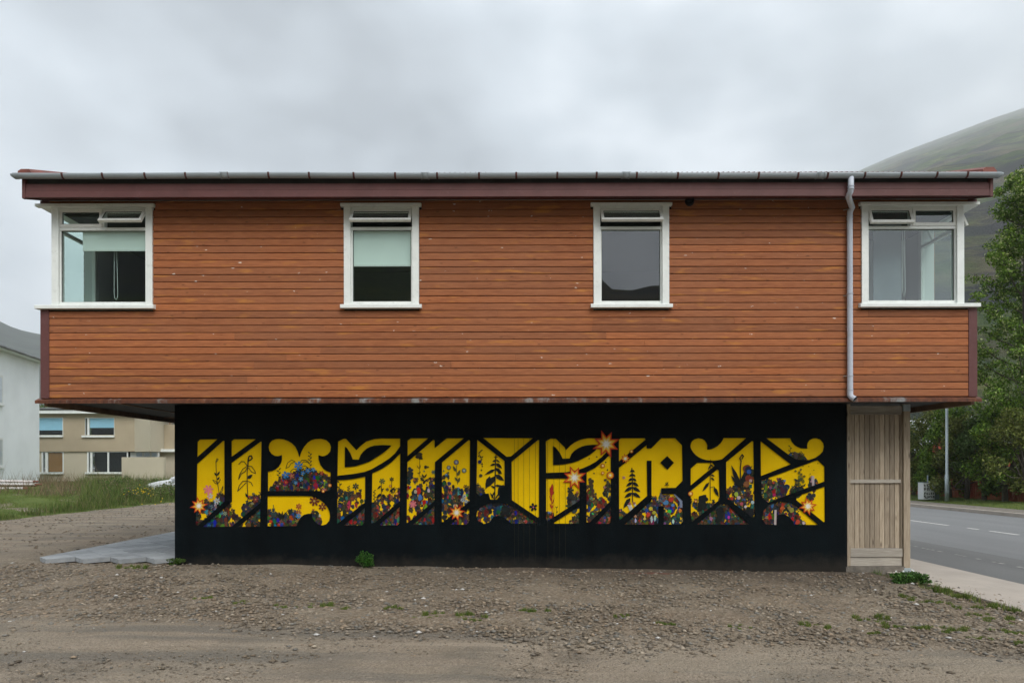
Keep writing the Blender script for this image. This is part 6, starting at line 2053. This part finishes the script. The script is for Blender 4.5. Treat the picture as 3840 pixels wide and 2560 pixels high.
for k, (px, d, h, w_, cols, lb, n, nm) in enumerate((
        (3425, 35.5, 3.9, 1.3, DARKG, 'dark leafy shrub close beside the timber post', 3600, 'roadside_shrub'),
        (3490, 36.5, 4.6, 1.4, OLIVE, 'olive green bushy tree behind the graffiti cabinet', 5200, 'roadside_tree'),
        (3560, 37.0, 4.9, 1.3, POP[:4], 'mid green bushy tree right behind the lamp post', 5200, 'roadside_tree'),
        (3625, 36.0, 4.2, 1.4, OLIVE, 'rounded olive tree below the white gable roof', 5200, 'roadside_tree'),
        (3690, 37.5, 4.6, 1.3, DARKG, 'dark tree over the red fence beside the poplar', 4200, 'roadside_tree'),
        (3770, 38.5, 5.6, 1.7, POP[:4], 'green bushy tree standing behind the poplar trunk', 5600, 'roadside_tree'),
        (3850, 37.0, 5.0, 1.6, OLIVE, 'olive bushy tree to the far side of the poplar', 4200, 'roadside_tree'))):
    d2 = 21.3 * F / (px - PX); h *= d2 / d * 1.02; d = d2
    x, y, _ = k_at(px, 0, d)
    shrub(nm, lb, 'tree' if 'tree' in nm else 'shrub', x, y, VERGE, w_, h, int(n * 1.8), .13, cols, 80 + k, 'trees along the far pavement', 32, .12)

# lamp post
x, y, _ = k_at(3551, 0, 31.7)
lp = thing('lamp_post', 'plain grey steel lamp post on the verge beyond the road', 'lamp post', (x, y, VERGE - .05))
MB().tube([(0, 0, 0), (0, 0, 1.2), (0, 0, 1.21), (0, 0, 7.6)], [.085, .085, .062, .045], 14).build('pole', M['galv'], lp, True)
MB().tube([(0, 0, 7.5), (-.3, 0, 7.8), (-1.2, 0, 7.9)], [.04, .035, .03], 10).build('arm', M['galv'], lp, True)
MB().box(-1.75, -1.15, -.12, .12, 7.84, 7.96).build('lamp_head', M['galv'], lp, False, .03)
MB().box(-.05, .05, -.088, -.08, .35, .75).build('access_door', M['galv'], lp, False, .004)

# utility cabinet with graffiti
x, y, _ = k_at(3484, 0, 32.9)
ub = thing('utility_cabinet', 'small white utility cabinet scrawled with black graffiti beside the lamp post', 'cabinet', (x, y, VERGE - .04))
M['cab_w'] = simple('white_cabinet', (0.62, 0.64, 0.64), 0.6, 0.05, 3)
M['cab_g'] = simple('green_cabinet', (0.13, 0.17, 0.165), 0.7, 0.1, 3)
M['ink'] = simple('black_spray_paint', (0.012, 0.012, 0.014), 0.6)
MB().box(-.27, .27, 0, .45, 0, .80).build('cabinet_body', M['cab_w'], ub, False, .01)
MB().box(.272, .50, .02, .44, .02, .78).build('side_unit', M['cab_g'], ub, False, .01)
MB().box(-.29, .29, -.02, .47, .801, .83).build('lid', M['cab_g'], ub, False, .006)
gf = MB(); rg = random.Random(3)
for row, zc_ in enumerate((.68, .50, .30, .12)):
    for j in range(5):
        xc = -.20 + j * .10
        pts_ = [(xc + rg.uniform(-.045, .045), -.006, zc_ + rg.uniform(-.075, .075)) for _ in range(6)]
        for p, q in zip(pts_[:-1], pts_[1:]):
            dx, dz = q[0] - p[0], q[2] - p[2]; L = math.hypot(dx, dz) or 1
            nx_, nz_ = -dz / L * .014, dx / L * .014
            gf.add([(p[0] + nx_, -.003, p[2] + nz_), (p[0] - nx_, -.003, p[2] - nz_), (q[0] - nx_, -.003, q[2] - nz_), (q[0] + nx_, -.003, q[2] + nz_)], [(0, 1, 2, 3)])
gf.build('graffiti', M['ink'], ub)
MB().tube([(.05, .2, .83), (.05, .2, 1.15)], .03, 8).build('cable_duct', M['galv'], ub)

# red picket fence
M['redfence'] = simple('red_fence_paint', (0.30, 0.055, 0.028), 0.8, 0.25, 4)
fe = thing('picket_fence', 'low orange-red picket fence behind the roadside trees', 'fence', (21.9, 12.0, VERGE - .05))
fe.rotation_euler.z = math.pi / 2
pk = MB().add([(-.045, -.01, 0), (.045, -.01, 0), (.045, .01, 0), (-.045, .01, 0), (-.045, -.01, .84), (.045, -.01, .84), (.045, .01, .84), (-.045, .01, .84), (0, -.01, .90), (0, .01, .90)], [(0, 1, 5, 8, 4), (2, 3, 7, 9, 6), (1, 2, 6, 5), (3, 0, 4, 7), (5, 6, 9, 8), (7, 4, 8, 9)]).mesh('picket')
pk.materials.append(M['redfence'])
for k in range(130):
    o = link('picket', pk, None, fe); o.location = (k * .125 - .6, 0, 0)
for zz in (.22, .62):
    MB().box(-.6, 15.7, -.05, -.012, zz, zz + .07).build('fence_rail', M['redfence'], fe)

# red house with white roof
rh = thing('red_house', 'red clad house with white gable roof glimpsed among the roadside trees', 'house', (28.0, 36, VERGE))
hd = 45.0
ax, ay, az = k_at(3618, 1556, hd)
wz = az - 2.3
ex0, ex1 = ax - 3.2, ax + 3.4
M['redwall'] = simple('red_corrugated_wall', (0.30, 0.06, 0.035), 0.7, 0.2, 3)
M['whiteroof'] = simple('white_roof_sheet', (0.66, 0.67, 0.68), 0.6, 0.05, 2)


def rhp(mb, name, mat, parent=None):
    o = mb.build(name, mat); o.parent = parent or rh
    if parent is None:
        o.location = -rh.location
    return o


yb = hd - D
rhp(MB().add([(ex0 + .3, yb, -.2), (ex1 - .3, yb, -.2), (ex1 - .3, yb, wz), (ax, yb, az - .2), (ex0 + .3, yb, wz), (ex0 + .3, yb + 8, -.2), (ex1 - .3, yb + 8, -.2), (ex1 - .3, yb + 8, wz), (ax, yb + 8, az - .2), (ex0 + .3, yb + 8, wz)], [(0, 1, 2, 3, 4), (9, 8, 7, 6, 5), (1, 6, 7, 2), (5, 0, 4, 9)]), 'wall', M['redwall'])
for xe in (ex0, ex1):
    sl = (az - wz) / abs(xe - ax)
    rhp(MB().add([(ax, yb - .4, az), (xe, yb - .4, wz), (xe, yb + 8.4, wz), (ax, yb + 8.4, az), (ax, yb - .4, az - .22), (xe, yb - .4, wz - .22), (xe, yb + 8.4, wz - .22), (ax, yb + 8.4, az - .22)], [(0, 1, 2, 3), (7, 6, 5, 4), (0, 4, 5, 1), (1, 5, 6, 2), (2, 6, 7, 3), (3, 7, 4, 0)]), 'roof_slope', M['whiteroof'])
for xx in (ax - 1.5, ax + .9):
    w0 = rhp(MB().box(xx - .5, xx + .5, yb - .05, yb + .02, 1.1, 2.3), 'window', M['white'])
    rhp(MB().box(xx - .42, xx + .42, yb - .06, yb - .052, 1.18, 2.22), 'pane', M['far_glass'], w0)
rhp(MB().tube([(ax - .3, yb + .3, az), (ax - .3, yb + .3, az + 1.0)], .012, 5), 'aerial', M['galv'])
# verge grass and low hedge foot plants
vg = []
for _ in range(900):
    y = R.uniform(2, 60); x = 19.1 + R.random() ** 1.5 * 3.5
    vg.append((x, y, RZ + .10 + .12 * sm(19.1, 21, x), .25, .25, 22, R.uniform(.05, .16)))
o = link('verge_grass', blades(vg, 21, cols=GREENS), M['blade']); tag(o, 'short grass on the verge beyond the far pavement', 'grass', kind='stuff')

# ------------------------------------------------------------------ haze
HAZE = 0.0003
if HAZE:
    hm = bpy.data.materials.new('haze_air'); hm.use_nodes = True
    hn, hl = hm.node_tree.nodes, hm.node_tree.links
    hn.clear()
    ho = hn.new('ShaderNodeOutputMaterial')
    pv = hn.new('ShaderNodeVolumePrincipled')
    pv.inputs['Color'].default_value = (0.93, 0.955, 0.975, 1)
    pv.inputs['Density'].default_value = HAZE
    pv.inputs['Anisotropy'].default_value = 0.3
    hl.new(pv.outputs[0], ho.inputs['Volume'])
    top = max((o.matrix_world @ v_.co).z for o in COL.objects if o.name in ('mountain', 'far_mountain', 'valley_side') for v_ in o.data.vertices)
    hz = MB().box(-6800, 6800, -3900, 3900, -6, top + 10).build('haze', hm)
    tag(hz, 'thin pale mist filling the valley air', 'haze', kind='stuff')
